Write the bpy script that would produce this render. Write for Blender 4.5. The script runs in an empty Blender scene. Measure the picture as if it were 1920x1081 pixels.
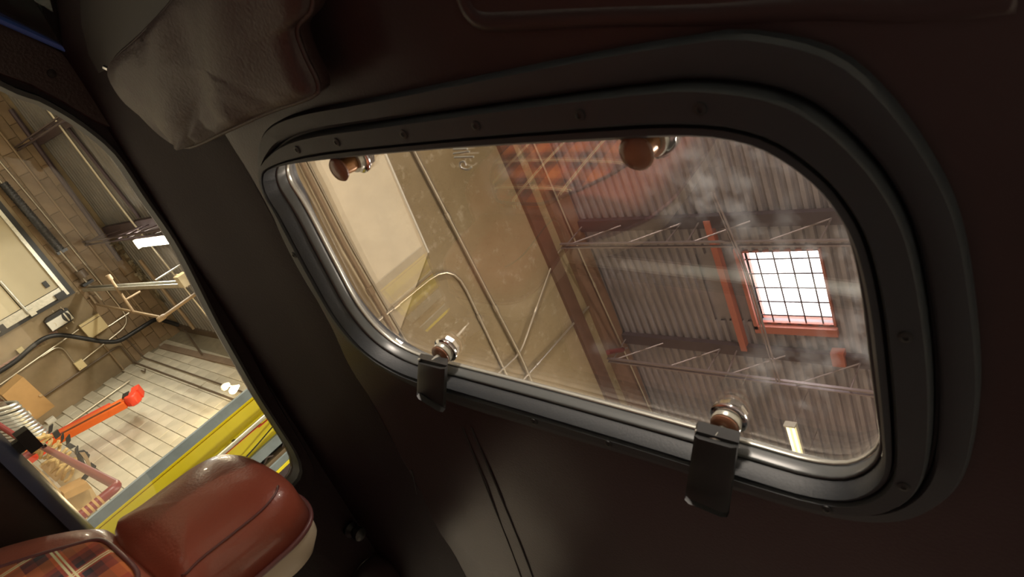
import bpy, math, random
from mathutils import Vector, Matrix
from math import sin, cos, pi, radians

# ------------------------------------------------------------------ camera, world, exposure
SC = bpy.context.scene
COL = SC.collection
EYE = Vector((0, 0, 1.25))
FPX = 1197.65
CR = Vector((-0.73349, -0.382695, 0.561727))
CD = Vector((-0.007017, -0.822125, -0.569263))
CF = Vector((0.679664, -0.42149, 0.600335))
cam = bpy.data.cameras.new('camera')
camo = bpy.data.objects.new('camera', cam)
COL.objects.link(camo)
camo.matrix_world = Matrix(((CR.x, -CD.x, -CF.x, EYE.x), (CR.y, -CD.y, -CF.y, EYE.y), (CR.z, -CD.z, -CF.z, EYE.z), (0, 0, 0, 1)))
cam.sensor_width = 36
cam.lens = 36 * FPX / 1920
cam.clip_start = 0.01
cam.dof.use_dof = True
cam.dof.focus_distance = 3.2
cam.dof.aperture_fstop = 13
SC.camera = camo
wd = bpy.data.worlds.new('world')
SC.world = wd
wd.use_nodes = True
wd.node_tree.nodes['Background'].inputs[0].default_value = (0.75, 0.86, 1, 1)
wd.node_tree.nodes['Background'].inputs[1].default_value = 1.0
SC.view_settings.view_transform = 'Standard'
SC.view_settings.look = 'None'
SC.view_settings.gamma = 1
SC.view_settings.use_curve_mapping = False
SC.view_settings.exposure = 0.0
SC.cycles.use_denoising = True
SC.cycles.max_bounces = 10
SC.cycles.diffuse_bounces = 6
SC.cycles.transparent_max_bounces = 12
SC.cycles.caustics_reflective = False
SC.cycles.caustics_refractive = False
SC.cycles.sample_clamp_indirect = 4
random.seed(4)

S = 1.48
XW, XB, ZL, ZH = 9.6 * S, 4.5 * S, 2.5 * S, 5.3 * S    # far wall, bulkhead, low and high ceiling (heights above the eye)


def area_light(name, loc, size, power, color, rot=(0, 0, 0)):
    l = bpy.data.lights.new(name, 'AREA')
    l.shape = 'RECTANGLE'
    l.size, l.size_y = size
    l.energy = power
    l.color = color
    o = bpy.data.objects.new(name, l)
    o.location = loc
    o.rotation_euler = rot
    COL.objects.link(o)
    return o


# the fluorescent strips of the hall (their housings are built with the lamps below)
WARM = (1, .84, .58)
COOL = (1, .95, .86)
HALL = (1, .93, .80)
LB = [(12.2, -1.63), (12.2, 2.0), (8.8, 0.2)]          # low bay strips
HB = [(3.4, -7.6), (1.0, 1.5), (4.2, 1.2), (4.2, -3.0 + 0.0), (-2.0, -5.5), (-2.2, 0.5)]

# ------------------------------------------------------------------ pixel -> point helpers (planes of the place)
YAW = radians(8)
VR = Vector((cos(YAW), sin(YAW), 0))
VF = Vector((-sin(YAW), cos(YAW), 0))
VU = Vector((0, 0, 1))


def ray(px, py):
    return (CR * (px - 960) + CD * (py - 540.5) + CF * FPX).normalized()


def wp(px, py, axis, val):
    """point of the hall seen at a pixel, on the plane axis = val (val measured from the eye)"""
    d = ray(px, py)
    return EYE + d * (val / d['xyz'.index(axis)])


def vp(px, py, axis, val):
    """point of the car, as car coordinates (u right, v forward, w up, from the eye)"""
    d = ray(px, py)
    c = Vector((d.dot(VR), d.dot(VF), d.dot(VU)))
    return c * (val / c['uvw'.index(axis)])


CARM = Matrix(((VR.x, VF.x, 0, EYE.x), (VR.y, VF.y, 0, EYE.y), (0, 0, 1, EYE.z), (0, 0, 0, 1)))
WALLA = radians(4)
WC = Vector((XW, -2.51 * S, 0))
WDIR = Vector((-cos(WALLA), -sin(WALLA), 0))
WN = Vector((-sin(WALLA), cos(WALLA), 0))


def bw(px, py, off=0.0):
    """point on the block wall"""
    d = ray(px, py)
    t = ((WC + WN * off - EYE).dot(WN)) / d.dot(WN)
    return EYE + d * t


# ------------------------------------------------------------------ materials
def newmat(name):
    m = bpy.data.materials.new(name)
    m.use_nodes = True
    nt = m.node_tree
    return m, nt, nt.nodes['Principled BSDF']


def N(nt, t, **kw):
    n = nt.nodes.new(t)
    for k, v in kw.items():
        if k in n.inputs.keys():
            n.inputs[k].default_value = v
        else:
            setattr(n, k, v)
    return n


def mat(name, col, rough=.5, metal=0, var=.0, scale=6, bump=0, bscale=80, col2=None, coat=0, spec=.5, rnd=0, emit=0, ecol=None):
    m, nt, b = newmat(name)
    b.inputs['Roughness'].default_value = rough
    b.inputs['Metallic'].default_value = metal
    b.inputs['Specular IOR Level'].default_value = spec
    b.inputs['Coat Weight'].default_value = coat
    b.inputs['Base Color'].default_value = (*col, 1)
    L = nt.links.new
    tc = N(nt, 'ShaderNodeTexCoord')
    if var or col2:
        no = N(nt, 'ShaderNodeTexNoise', Scale=scale, Detail=6, Roughness=.6)
        L(tc.outputs['Object'], no.inputs['Vector'])
        r = N(nt, 'ShaderNodeValToRGB')
        c2 = col2 or tuple(c * (1 - var) for c in col)
        r.color_ramp.elements[0].position = .36
        r.color_ramp.elements[1].position = .66
        r.color_ramp.elements[0].color = (*c2, 1)
        r.color_ramp.elements[1].color = (*col, 1)
        L(no.outputs[0], r.inputs[0])
        out = r.outputs[0]
        if rnd:
            oi = N(nt, 'ShaderNodeObjectInfo')
            mr = N(nt, 'ShaderNodeMapRange')
            mr.inputs[3].default_value = 1 - rnd
            mr.inputs[4].default_value = 1 + rnd
            L(oi.outputs['Random'], mr.inputs[0])
            mx = N(nt, 'ShaderNodeVectorMath', operation='SCALE')
            L(out, mx.inputs[0])
            L(mr.outputs[0], mx.inputs['Scale'])
            out = mx.outputs[0]
        L(out, b.inputs['Base Color'])
    if bump:
        n2 = N(nt, 'ShaderNodeTexNoise', Scale=bscale, Detail=4)
        L(tc.outputs['Object'], n2.inputs['Vector'])
        bp = N(nt, 'ShaderNodeBump', Strength=bump, Distance=.01)
        L(n2.outputs[0], bp.inputs['Height'])
        L(bp.outputs[0], b.inputs['Normal'])
    if emit:
        b.inputs['Emission Color'].default_value = (*(ecol or col), 1)
        b.inputs['Emission Strength'].default_value = emit
    return m


def glassmat(name, tint, smudge=0.0, rough=0.0, ior=1.55):
    """thin pane: clear film that mirrors by Fresnel, with dried smears of dust"""
    m, nt, b = newmat(name)
    nt.nodes.remove(b)
    L = nt.links.new
    out = nt.nodes['Material Output']
    tr = N(nt, 'ShaderNodeBsdfTransparent')
    tr.inputs[0].default_value = (*tint, 1)
    gl = N(nt, 'ShaderNodeBsdfGlossy', Roughness=rough)
    fr = N(nt, 'ShaderNodeFresnel', IOR=ior)
    ge = N(nt, 'ShaderNodeNewGeometry')
    io = N(nt, 'ShaderNodeMapRange')
    io.inputs[3].default_value, io.inputs[4].default_value = ior, 1 / ior
    L(ge.outputs['Backfacing'], io.inputs[0])
    L(io.outputs[0], fr.inputs['IOR'])
    mx = N(nt, 'ShaderNodeMixShader')
    L(fr.outputs[0], mx.inputs[0])
    L(tr.outputs[0], mx.inputs[1])
    L(gl.outputs[0], mx.inputs[2])
    last = mx.outputs[0]
    if smudge:
        tc = N(nt, 'ShaderNodeTexCoord')
        n1 = N(nt, 'ShaderNodeTexNoise', Scale=7, Detail=3)
        n2 = N(nt, 'ShaderNodeTexNoise', Scale=45, Detail=5)
        L(tc.outputs['Object'], n1.inputs['Vector'])
        L(tc.outputs['Object'], n2.inputs['Vector'])
        m1 = N(nt, 'ShaderNodeMapRange')
        m1.inputs[1].default_value, m1.inputs[2].default_value = .52, .72
        m2 = N(nt, 'ShaderNodeMapRange')
        m2.inputs[1].default_value, m2.inputs[2].default_value = .46, .75
        L(n1.outputs[0], m1.inputs[0])
        L(n2.outputs[0], m2.inputs[0])
        mu = N(nt, 'ShaderNodeMath', operation='MULTIPLY')
        L(m1.outputs[0], mu.inputs[0])
        L(m2.outputs[0], mu.inputs[1])
        mu2 = N(nt, 'ShaderNodeMath', operation='MULTIPLY')
        mu2.inputs[1].default_value = smudge
        sx = N(nt, 'ShaderNodeSeparateXYZ')
        L(tc.outputs['Object'], sx.inputs[0])
        mk_ = N(nt, 'ShaderNodeMapRange')     # hands reach the glass on the driver's half
        mk_.inputs[1].default_value, mk_.inputs[2].default_value = .02, -.16
        L(sx.outputs[0], mk_.inputs[0])
        mu3 = N(nt, 'ShaderNodeMath', operation='MULTIPLY')
        L(mu.outputs[0], mu3.inputs[0])
        L(mk_.outputs[0], mu3.inputs[1])
        L(mu3.outputs[0], mu2.inputs[0])
        ad = N(nt, 'ShaderNodeMath', operation='ADD')
        ad.inputs[1].default_value = .004
        L(mu2.outputs[0], ad.inputs[0])
        df = N(nt, 'ShaderNodeBsdfTranslucent')
        df.inputs[0].default_value = (.8, .82, .85, 1)
        dd = N(nt, 'ShaderNodeBsdfDiffuse')
        dd.inputs[0].default_value = (.8, .82, .85, 1)
        mm = N(nt, 'ShaderNodeMixShader', Fac=.5)
        L(df.outputs[0], mm.inputs[1])
        L(dd.outputs[0], mm.inputs[2])
        m3 = N(nt, 'ShaderNodeMixShader')
        L(ad.outputs[0], m3.inputs[0])
        L(last, m3.inputs[1])
        L(mm.outputs[0], m3.inputs[2])
        last = m3.outputs[0]
    L(last, out.inputs[0])
    return m


def plaidmat():
    m, nt, b = newmat('plaid_cloth')
    L = nt.links.new
    b.inputs['Roughness'].default_value = .85
    tc = N(nt, 'ShaderNodeTexCoord')
    sp = N(nt, 'ShaderNodeSeparateXYZ')
    L(tc.outputs['Object'], sp.inputs[0])

    def fract(sock, period, off):
        a = N(nt, 'ShaderNodeMath', operation='MULTIPLY_ADD')
        a.inputs[1].default_value = 1 / period
        a.inputs[2].default_value = off
        L(sock, a.inputs[0])
        f_ = N(nt, 'ShaderNodeMath', operation='FRACT')
        L(a.outputs[0], f_.inputs[0])
        return f_.outputs[0]

    def ramp(sock, stops):
        r = N(nt, 'ShaderNodeValToRGB')
        r.color_ramp.interpolation = 'CONSTANT'
        e = r.color_ramp.elements
        e[0].position, e[0].color = stops[0][0], (*stops[0][1], 1)
        e[1].position, e[1].color = stops[1][0], (*stops[1][1], 1)
        for p, c in stops[2:]:
            k = e.new(p)
            k.color = (*c, 1)
        L(sock, r.inputs[0])
        return r.outputs[0]
    red, dk, org, brn = (.50, .075, .035), (.04, .024, .03), (.72, .17, .045), (.2, .045, .035)
    stops = [(0, org), (.16, brn), (.3, dk), (.42, red), (.56, dk), (.66, brn), (.78, red), (.88, org)]
    fu = fract(sp.outputs[0], .105, .32)
    fw = fract(sp.outputs[2], .105, .66)
    cu, cw = ramp(fu, stops), ramp(fw, stops)
    mx = N(nt, 'ShaderNodeMixRGB', Fac=.5)
    L(cu, mx.inputs[1])
    L(cw, mx.inputs[2])
    W_, Z_ = (1, 1, 1), (0, 0, 0)
    l1 = ramp(fu, [(0, Z_), (.46, W_), (.485, Z_), (.505, W_), (.53, Z_)])
    l2 = ramp(fw, [(0, Z_), (.46, W_), (.485, Z_), (.505, W_), (.53, Z_)])
    ma = N(nt, 'ShaderNodeMixRGB', blend_type='ADD', Fac=1)
    ma.use_clamp = True
    L(l1, ma.inputs[1])
    L(l2, ma.inputs[2])
    fin = N(nt, 'ShaderNodeMixRGB')
    L(ma.outputs[0], fin.inputs[0])
    L(mx.outputs[0], fin.inputs[1])
    fin.inputs[2].default_value = (.75, .6, .34, 1)
    L(fin.outputs[0], b.inputs['Base Color'])
    no = N(nt, 'ShaderNodeTexWave', Scale=160)
    L(tc.outputs['Object'], no.inputs['Vector'])
    bp = N(nt, 'ShaderNodeBump', Strength=.25, Distance=.002)
    L(no.outputs[1], bp.inputs['Height'])
    L(bp.outputs[0], b.inputs['Normal'])
    return m


def bulkmat():
    m, nt, b = newmat('stained_concrete')
    L = nt.links.new
    b.inputs['Roughness'].default_value = .8
    b.inputs['Specular IOR Level'].default_value = .25
    tc = N(nt, 'ShaderNodeTexCoord')
    n1 = N(nt, 'ShaderNodeTexNoise', Scale=.55, Detail=5, Roughness=.65)
    n2 = N(nt, 'ShaderNodeTexNoise', Scale=5, Detail=8, Roughness=.7)
    n3 = N(nt, 'ShaderNodeTexNoise', Scale=55, Detail=3)
    for n in (n1, n2, n3):
        L(tc.outputs['Object'], n.inputs['Vector'])
    r1 = N(nt, 'ShaderNodeValToRGB')
    r1.color_ramp.elements[0].position, r1.color_ramp.elements[1].position = .35, .65
    r1.color_ramp.elements[0].color, r1.color_ramp.elements[1].color = (.27, .205, .11, 1), (.36, .285, .17, 1)
    L(n1.outputs[0], r1.inputs[0])
    r2 = N(nt, 'ShaderNodeValToRGB')
    r2.color_ramp.elements[0].position, r2.color_ramp.elements[1].position = .56, .70
    L(n2.outputs[0], r2.inputs[0])
    m1 = N(nt, 'ShaderNodeMixRGB')
    m1.inputs[2].default_value = (.48, .41, .29, 1)
    L(r2.outputs[0], m1.inputs[0])
    L(r1.outputs[0], m1.inputs[1])
    r3 = N(nt, 'ShaderNodeValToRGB')
    r3.color_ramp.elements[0].position, r3.color_ramp.elements[1].position = .27, .36
    r3.color_ramp.elements[0].color = (.3, .26, .2, 1)
    L(n3.outputs[0], r3.inputs[0])
    m2 = N(nt, 'ShaderNodeMixRGB', blend_type='MULTIPLY', Fac=1)
    L(m1.outputs[0], m2.inputs[1])
    L(r3.outputs[0], m2.inputs[2])
    L(m2.outputs[0], b.inputs['Base Color'])
    bp = N(nt, 'ShaderNodeBump', Strength=.5, Distance=.02)
    L(n2.outputs[0], bp.inputs['Height'])
    L(bp.outputs[0], b.inputs['Normal'])
    return m


M = dict(
    concrete=mat('tan_concrete', (.34, .26, .16), .8, var=.45, scale=.9, bump=.25, bscale=18, spec=.2),
    bulk=bulkmat(),
    brownblock=mat('brown_block', (.27, .19, .115), .8, var=.28, scale=2.2, bump=.3, bscale=30, rnd=.05, spec=.2),
    block=mat('painted_block', (.60, .56, .45), .7, var=.15, scale=3, bump=.3, bscale=40, rnd=.09, spec=.25),
    mortar=mat('mortar', (.30, .265, .19), .9, var=.2),
    cream=mat('cream_paint', (.56, .49, .33), .55, var=.08, scale=2),
    creamp=mat('cream_reflection_panel', (.53, .44, .29), .6, var=.2, scale=2.0, bump=.15, bscale=20),  # for the painted reflection; also the motor box and a board
    galv=mat('galvanised_steel', (.62, .60, .52), .4, .8, var=.2, scale=20),
    conduit=mat('steel_conduit', (.60, .54, .43), .35, .85),
    dkconduit=mat('brown_painted_pipe', (.12, .085, .055), .5),
    deck=mat('grey_roof_deck', (.26, .245, .225), .55, .15, var=.25, scale=1.5, spec=.3),
    deckhi=mat('high_roof_deck', (.34, .305, .325), .55, .15, var=.3, scale=1.2, spec=.3),
    dksteel=mat('dark_purple_steel', (.075, .052, .06), .55, .2),
    ltsteel=mat('bar_steel', (.26, .21, .21), .45, .4),
    redsteel=mat('red_oxide_steel', (.42, .13, .09), .5),
    ledger=mat('brown_ledger', (.15, .075, .045), .6, var=.2),
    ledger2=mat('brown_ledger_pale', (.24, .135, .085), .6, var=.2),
    black=mat('black_plastic', (.012, .012, .013), .45),
    blackrub=mat('black_rubber', (.018, .019, .02), .5),
    lamp=mat('lit_tube', (1, .97, .9), .4, emit=34, ecol=(1, .95, .86)),
    lampy=mat('lit_yellow_tube', (1, .93, .6), .4, emit=3.2, ecol=(1, .92, .5)),
    bulb=mat('lit_bulb', (1, .9, .7), .4, emit=60, ecol=(1, .78, .45)),
    sky=mat('skylight_dome', (.95, .97, 1), .4, emit=9.0, ecol=(.93, .97, 1)),
    whitem=mat('white_enamel', (.7, .68, .6), .4),
    pvc=mat('tan_pipe', (.27, .19, .11), .5),
    panelbox=mat('beige_cover', (.58, .48, .27), .4, .1),
    orange=mat('orange_paint', (.80, .15, .02), .45, var=.1),
    redor=mat('red_orange_paint', (.70, .055, .02), .4),
    card=mat('cardboard', (.46, .28, .11), .8, var=.12, scale=8),
    kraft=mat('kraft_board', (.50, .36, .19), .8, var=.18, scale=5),
    rope=mat('tan_strap', (.60, .42, .17), .8, var=.3, scale=30),
    label=mat('paper_label', (.7, .66, .55), .7),
    duct=mat('foil_duct', (.45, .45, .42), .35, .8),
    redpipe=mat('red_rail_paint', (.18, .028, .026), .4),
    yellow=mat('yellow_paint', (.95, .80, .015), .42, var=.06, scale=4, coat=.2),
    yellow2=mat('yellow_paint_shade', (.78, .62, .0), .5),  # darker copy of the column yellow, shade put into the paint
    bluegrey=mat('blue_grey_steel', (.26, .31, .33), .5, .3, var=.25, scale=14),
    floor=mat('concrete_floor', (.52, .48, .42), .55, var=.25, scale=1),
    white=mat('hall_wall_paint', (.62, .57, .48), .8, var=.2, scale=1),
    # car
    liner=mat('maroon_vinyl', (.044, .0275, .029), .3, bump=.06, bscale=260, spec=.22),
    liner2=mat('dark_vinyl', (.016, .0105, .012), .42, bump=.12, bscale=260, spec=.4),
    rail=mat('rail_vinyl', (.017, .0085, .0105), .6, bump=.1, bscale=240, spec=.18),
    seam=mat('seam_thread', (.012, .008, .008), .7),
    visor=mat('brown_leather', (.042, .0215, .0205), .48, bump=.15, bscale=220),
    trim=mat('black_brown_trim', (.03, .025, .022), .5),
    ring=mat('charcoal_frame', (.025, .029, .035), .52, bump=.05, bscale=300),
    seal=mat('grey_seal', (.11, .118, .12), .32),
    alu=mat('pale_edge_trim', (.62, .62, .56), .3, .5),
    chrome=mat('chrome', (.85, .83, .8), .12, 1),
    brass=mat('brown_knob', (.24, .105, .06), .35, coat=.3),
    amber=mat('amber_barrel', (.42, .20, .08), .3, .3),
    vinyl=mat('red_brown_vinyl', (.36, .088, .055), .34, bump=.08, bscale=240, coat=.15, spec=.5),
    piping=mat('wine_piping', (.17, .06, .06), .4),
    shell=mat('ivory_shell', (.62, .52, .40), .45),
    plaid=plaidmat(),
    blue=mat('blue_seal_highlight', (.06, .14, .55), .3),
    door=mat('door_card', (.035, .025, .022), .34, bump=.06, bscale=200),
    doortop_highlight=mat('door_top_highlight', (.10, .10, .16), .3),
    carpet=mat('dusty_carpet', (.34, .22, .21), .95, var=.15, scale=30),
    belt=mat('pale_rail', (.8, .8, .76), .4),
    glass=glassmat('sunroof_glass', (.98, .95, .94), .3, ior=2.8),
    sideglass=glassmat('side_glass', (.96, .96, .93)),
    wsglass=glassmat('windscreen_glass', (.86, .9, .9)),
    tint=glassmat('added_tint_glass', (.30, .38, .39)),
)

# ------------------------------------------------------------------ mesh helpers
ROOTM = {}


def link(name, verts, faces, m, parent=None, smooth=False, label=None):
    """verts in world space; stored in the space of the parent (or at the base of the thing)"""
    me = bpy.data.meshes.new(name)
    vs = [Vector(v) for v in verts]
    o = bpy.data.objects.new(name, me)
    if parent is not None:
        inv = ROOTM[parent.name].inverted()
        vs = [inv @ v for v in vs]
        o.parent = parent
        ROOTM[o.name] = ROOTM[parent.name]
    else:
        lo = Vector((sum(v.x for v in vs) / len(vs), sum(v.y for v in vs) / len(vs), min(v.z for v in vs)))
        vs = [v - lo for v in vs]
        o.location = lo
        ROOTM[o.name] = Matrix.Translation(lo)
    me.from_pydata(vs, [], faces)
    me.materials.append(m)
    if smooth:
        me.polygons.foreach_set('use_smooth', [True] * len(me.polygons))
        if smooth != 'all':
            me.set_sharp_from_angle(angle=radians(42))
    me.update()
    COL.objects.link(o)
    if label:
        o['label'] = label
    return o


def root(name, loc, rotz=0, label=None, cat=None, group=None, kind=None, matrix=None):
    o = bpy.data.objects.new(name, None)
    o.empty_display_size = .1
    mtx = matrix or (Matrix.Translation(Vector(loc)) @ Matrix.Rotation(rotz, 4, 'Z'))
    o.matrix_world = mtx
    COL.objects.link(o)
    ROOTM[o.name] = mtx
    return tag(o, label, cat, group, kind)


def tag(o, label=None, cat=None, group=None, kind=None):
    if label:
        o['label'] = label
    if cat:
        o['category'] = cat
    if group:
        o['group'] = group
    if kind:
        o['kind'] = kind
    return o


def join(*gs):
    V, F = [], []
    for v, f in gs:
        n = len(V)
        V += list(v)
        F += [tuple(i + n for i in q) for q in f]
    return V, F


def box(c, s, ax=None):
    c = Vector(c)
    a = ax or (Vector((1, 0, 0)), Vector((0, 1, 0)), Vector((0, 0, 1)))
    V = [c + a[0] * (i * s[0] / 2) + a[1] * (j * s[1] / 2) + a[2] * (k * s[2] / 2) for i in (-1, 1) for j in (-1, 1) for k in (-1, 1)]
    return V, [(0, 1, 3, 2), (4, 6, 7, 5), (0, 4, 5, 1), (2, 3, 7, 6), (0, 2, 6, 4), (1, 5, 7, 3)]


def box2(lo, hi):
    lo, hi = Vector(lo), Vector(hi)
    return box((lo + hi) / 2, [abs(a) for a in (hi - lo)])


def tube(pts, r, n=8, closed=False, cap=True):
    pts = [Vector(p) for p in pts]
    V, F = [], []
    k = len(pts)
    up = None
    for i, p in enumerate(pts):
        if closed:
            t = pts[(i + 1) % k] - pts[i - 1]
        else:
            t = pts[min(i + 1, k - 1)] - pts[max(i - 1, 0)]
        t.normalize()
        if up is None:
            up = t.orthogonal().normalized()
        else:
            up = (up - t * up.dot(t)).normalized()
        s = t.cross(up)
        rr = r[i] if isinstance(r, (list, tuple)) else r
        for j in range(n):
            a = 2 * pi * j / n
            V.append(p + up * (cos(a) * rr) + s * (sin(a) * rr))
    for i in range(k if closed else k - 1):
        b0, b1 = i * n, ((i + 1) % k) * n
        for j in range(n):
            F.append((b0 + j, b0 + (j + 1) % n, b1 + (j + 1) % n, b1 + j))
    if cap and not closed:
        F.append(tuple(range(n - 1, -1, -1)))
        F.append(tuple(range((k - 1) * n, k * n)))
    return V, F


def bend(pts, r, n=5):
    """polyline with rounded corners of about radius r"""
    pts = [Vector(p) for p in pts]
    out = [pts[0]]
    for i in range(1, len(pts) - 1):
        a, b, c = pts[i - 1], pts[i], pts[i + 1]
        l1, l2 = (a - b).length, (c - b).length
        d = min(r, l1 * .49, l2 * .49)
        p, q = b + (a - b).normalized() * d, b + (c - b).normalized() * d
        for k in range(n + 1):
            t = k / n
            out.append(p * (1 - t) ** 2 + b * 2 * t * (1 - t) + q * t * t)
    out.append(pts[-1])
    return out


def spline(pts, n=6, closed=False):
    pts = [Vector(p) for p in pts]
    k = len(pts)
    out = []
    rng = range(k) if closed else range(k - 1)
    for i in rng:
        g = (lambda j: pts[j % k]) if closed else (lambda j: pts[max(0, min(k - 1, j))])
        p0, p1, p2, p3 = g(i - 1), g(i), g(i + 1), g(i + 2)
        for s in range(n):
            t = s / n
            out.append(.5 * ((2 * p1) + (p2 - p0) * t + (2 * p0 - 5 * p1 + 4 * p2 - p3) * t * t + (3 * p1 - p0 - 3 * p2 + p3) * t ** 3))
    if not closed:
        out.append(pts[-1])
    return out


def lathe(base, axis, prof, n=20):
    axis = Vector(axis).normalized()
    a = axis.orthogonal().normalized()
    b = axis.cross(a)
    V, F = [], []
    for (r, h) in prof:
        for j in range(n):
            t = 2 * pi * j / n
            V.append(Vector(base) + axis * h + (a * cos(t) + b * sin(t)) * r)
    for i in range(len(prof) - 1):
        for j in range(n):
            F.append((i * n + j, i * n + (j + 1) % n, (i + 1) * n + (j + 1) % n, (i + 1) * n + j))
    F.append(tuple(range(n - 1, -1, -1)))
    F.append(tuple(range((len(prof) - 1) * n, len(prof) * n)))
    return V, F


def prism(poly, off):
    """polygon extruded by the vector off"""
    k = len(poly)
    V = [Vector(p) for p in poly] + [Vector(p) + Vector(off) for p in poly]
    F = [tuple(range(k)), tuple(range(2 * k - 1, k - 1, -1))]
    F += [(i, k + i, k + (i + 1) % k, (i + 1) % k) for i in range(k)]
    return V, F


def loft(loops, closed_profile=False, cap0=False, cap1=False):
    n = len(loops[0])
    V = [Vector(p) for l in loops for p in l]
    F = []
    for i in range(len(loops) - 1):
        for j in range(n):
            F.append((i * n + j, i * n + (j + 1) % n, (i + 1) * n + (j + 1) % n, (i + 1) * n + j))
    if cap0:
        F.append(tuple(range(n - 1, -1, -1)))
    if cap1:
        F.append(tuple(range((len(loops) - 1) * n, len(loops) * n)))
    return V, F


RS = .928        # the roof group is drawn at 1 : RS and stands that much nearer the eye
KS = 1.0


def car(p):
    return CARM @ (Vector(p) * KS)


def polar(loop2, cx, cy, angs):
    """radius of a star-shaped 2-D loop about a centre, for each angle"""
    out = []
    k = len(loop2)
    for a in angs:
        dx, dy = cos(a), sin(a)
        best = 0
        for i in range(k):
            x1, y1 = loop2[i][0] - cx, loop2[i][1] - cy
            x2, y2 = loop2[(i + 1) % k][0] - cx, loop2[(i + 1) % k][1] - cy
            den = dx * (y2 - y1) - dy * (x2 - x1)
            if abs(den) < 1e-12:
                continue
            t = (x1 * (y2 - y1) - y1 * (x2 - x1)) / den
            s = (x1 * dy - y1 * dx) / den
            if t > 0 and -1e-6 <= s <= 1 + 1e-6:
                best = max(best, t)
        out.append(best)
    return out


# ================================================================== THE HALL
Zw = lambda z: EYE.z + z
fl = link('floor', *box2((-6, -12, -.2), (XW + .3, 9, 0)), M['floor'])
tag(fl, 'bare concrete floor of the garage hall', kind='structure')


def wall(name, lo, hi, m, label):
    o = link(name, *box2(lo, hi), m)
    return tag(o, label, kind='structure')


# far wall of the low bay, with its upper course of brown blocks
wb = wall('wall_back', (XW, -4.2, 0), (XW + .25, 7, Zw(ZL)), M['concrete'], 'tan concrete wall behind the overhead door')
wall('wall_front', (-6, 9, 0), (XW + .3, 9.2, Zw(ZH) + .3), M['white'], 'plain tan wall ahead of the car')
wall('wall_left', (-6.2, -12, 0), (-6, 9, Zw(ZH) + .3), M['white'], 'plain tan wall on the driver side of the hall')
wall('wall_rear', (-6, -12.2, 0), (XW + .3, -12, Zw(ZH) + .3), M['white'], 'plain tan wall far behind the car')

bm_v, bm_f = box((0, 0, 0), (.03, .385, .185))


def shared(name, v, f, m):
    me = bpy.data.meshes.new(name)
    me.from_pydata([tuple(p) for p in v], [], f)
    me.materials.append(m)
    return me


def bevel_box(sx, sy, sz, b):
    """box proud along -x/+x with a small chamfer around the outer face"""
    V = []
    for (x, k) in ((sx / 2, 0), (-sx / 2 + b, 0), (-sx / 2, b)):
        for (y, z) in ((-1, -1), (1, -1), (1, 1), (-1, 1)):
            V.append(Vector((x, y * (sy / 2 - k), z * (sz / 2 - k))))
    F = []
    for i in (0, 1):
        for j in range(4):
            F.append((i * 4 + j, i * 4 + (j + 1) % 4, (i + 1) * 4 + (j + 1) % 4, (i + 1) * 4 + j))
    F.append((8, 9, 10, 11))
    return V, F


me_bb = shared('brown_block', *bevel_box(.03, .392, .192, .006), M['brownblock'])
for r_ in range(5):
    for c_ in range(14):
        o = bpy.data.objects.new('block', me_bb)
        y = -3.6 + c_ * .4 + (.2 if r_ % 2 else 0)
        z = Zw(2.62) + r_ * .2 + .1
        o.location = Vector((XW - .006 + random.uniform(-.004, .004), y, z)) - ROOTM['wall_back'].translation
        o.parent = wb
        COL.objects.link(o)

# block wall on the car's rear side
WL = 7.2
ws_v = prism([WC + WDIR * 0, WC + WDIR * WL, WC + WDIR * WL - WN * .25, WC - WN * .25], (0, 0, Zw(ZL)))
wr = link('wall_right', *ws_v, M['mortar'])
tag(wr, 'painted concrete block wall beside the yellow lift column', kind='structure')
me_b = shared('pale_block', *bevel_box(.03, .393, .193, .006), M['block'])
rot_b = Matrix.Rotation(math.atan2(-WN.y, -WN.x), 4, 'Z')
for r_ in range(17):
    for c_ in range(17):
        s = .2 + c_ * .4 + (.2 if r_ % 2 else 0)
        if s > WL - .2:
            continue
        o = bpy.data.objects.new('block', me_b)
        p = WC + WDIR * s + WN * (.008 + random.uniform(-.003, .003))
        p.z = 1.17 + r_ * .2 + .1
        o.matrix_world = rot_b
        o.location = p - ROOTM['wall_right'].translation
        o.parent = wr
        COL.objects.link(o)


# corrugated roof decks: every sheet is a piece of the ceiling
def deck_sheet(w, L, pitch=.15, d=.06):
    V, F = [], []
    n = int(round(w / pitch))
    prof = []
    for i in range(n):
        x = i * pitch
        prof += [(x, 0), (x + pitch * .38, 0), (x + pitch * .5, d), (x + pitch * .88, d)]
    prof.append((n * pitch, 0))
    for (x, z) in prof:
        V += [Vector((x, 0, z)), Vector((x, L, z))]
    for i in range(len(prof) - 1):
        F.append((2 * i, 2 * i + 1, 2 * i + 3, 2 * i + 2))
    return V, F


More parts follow.
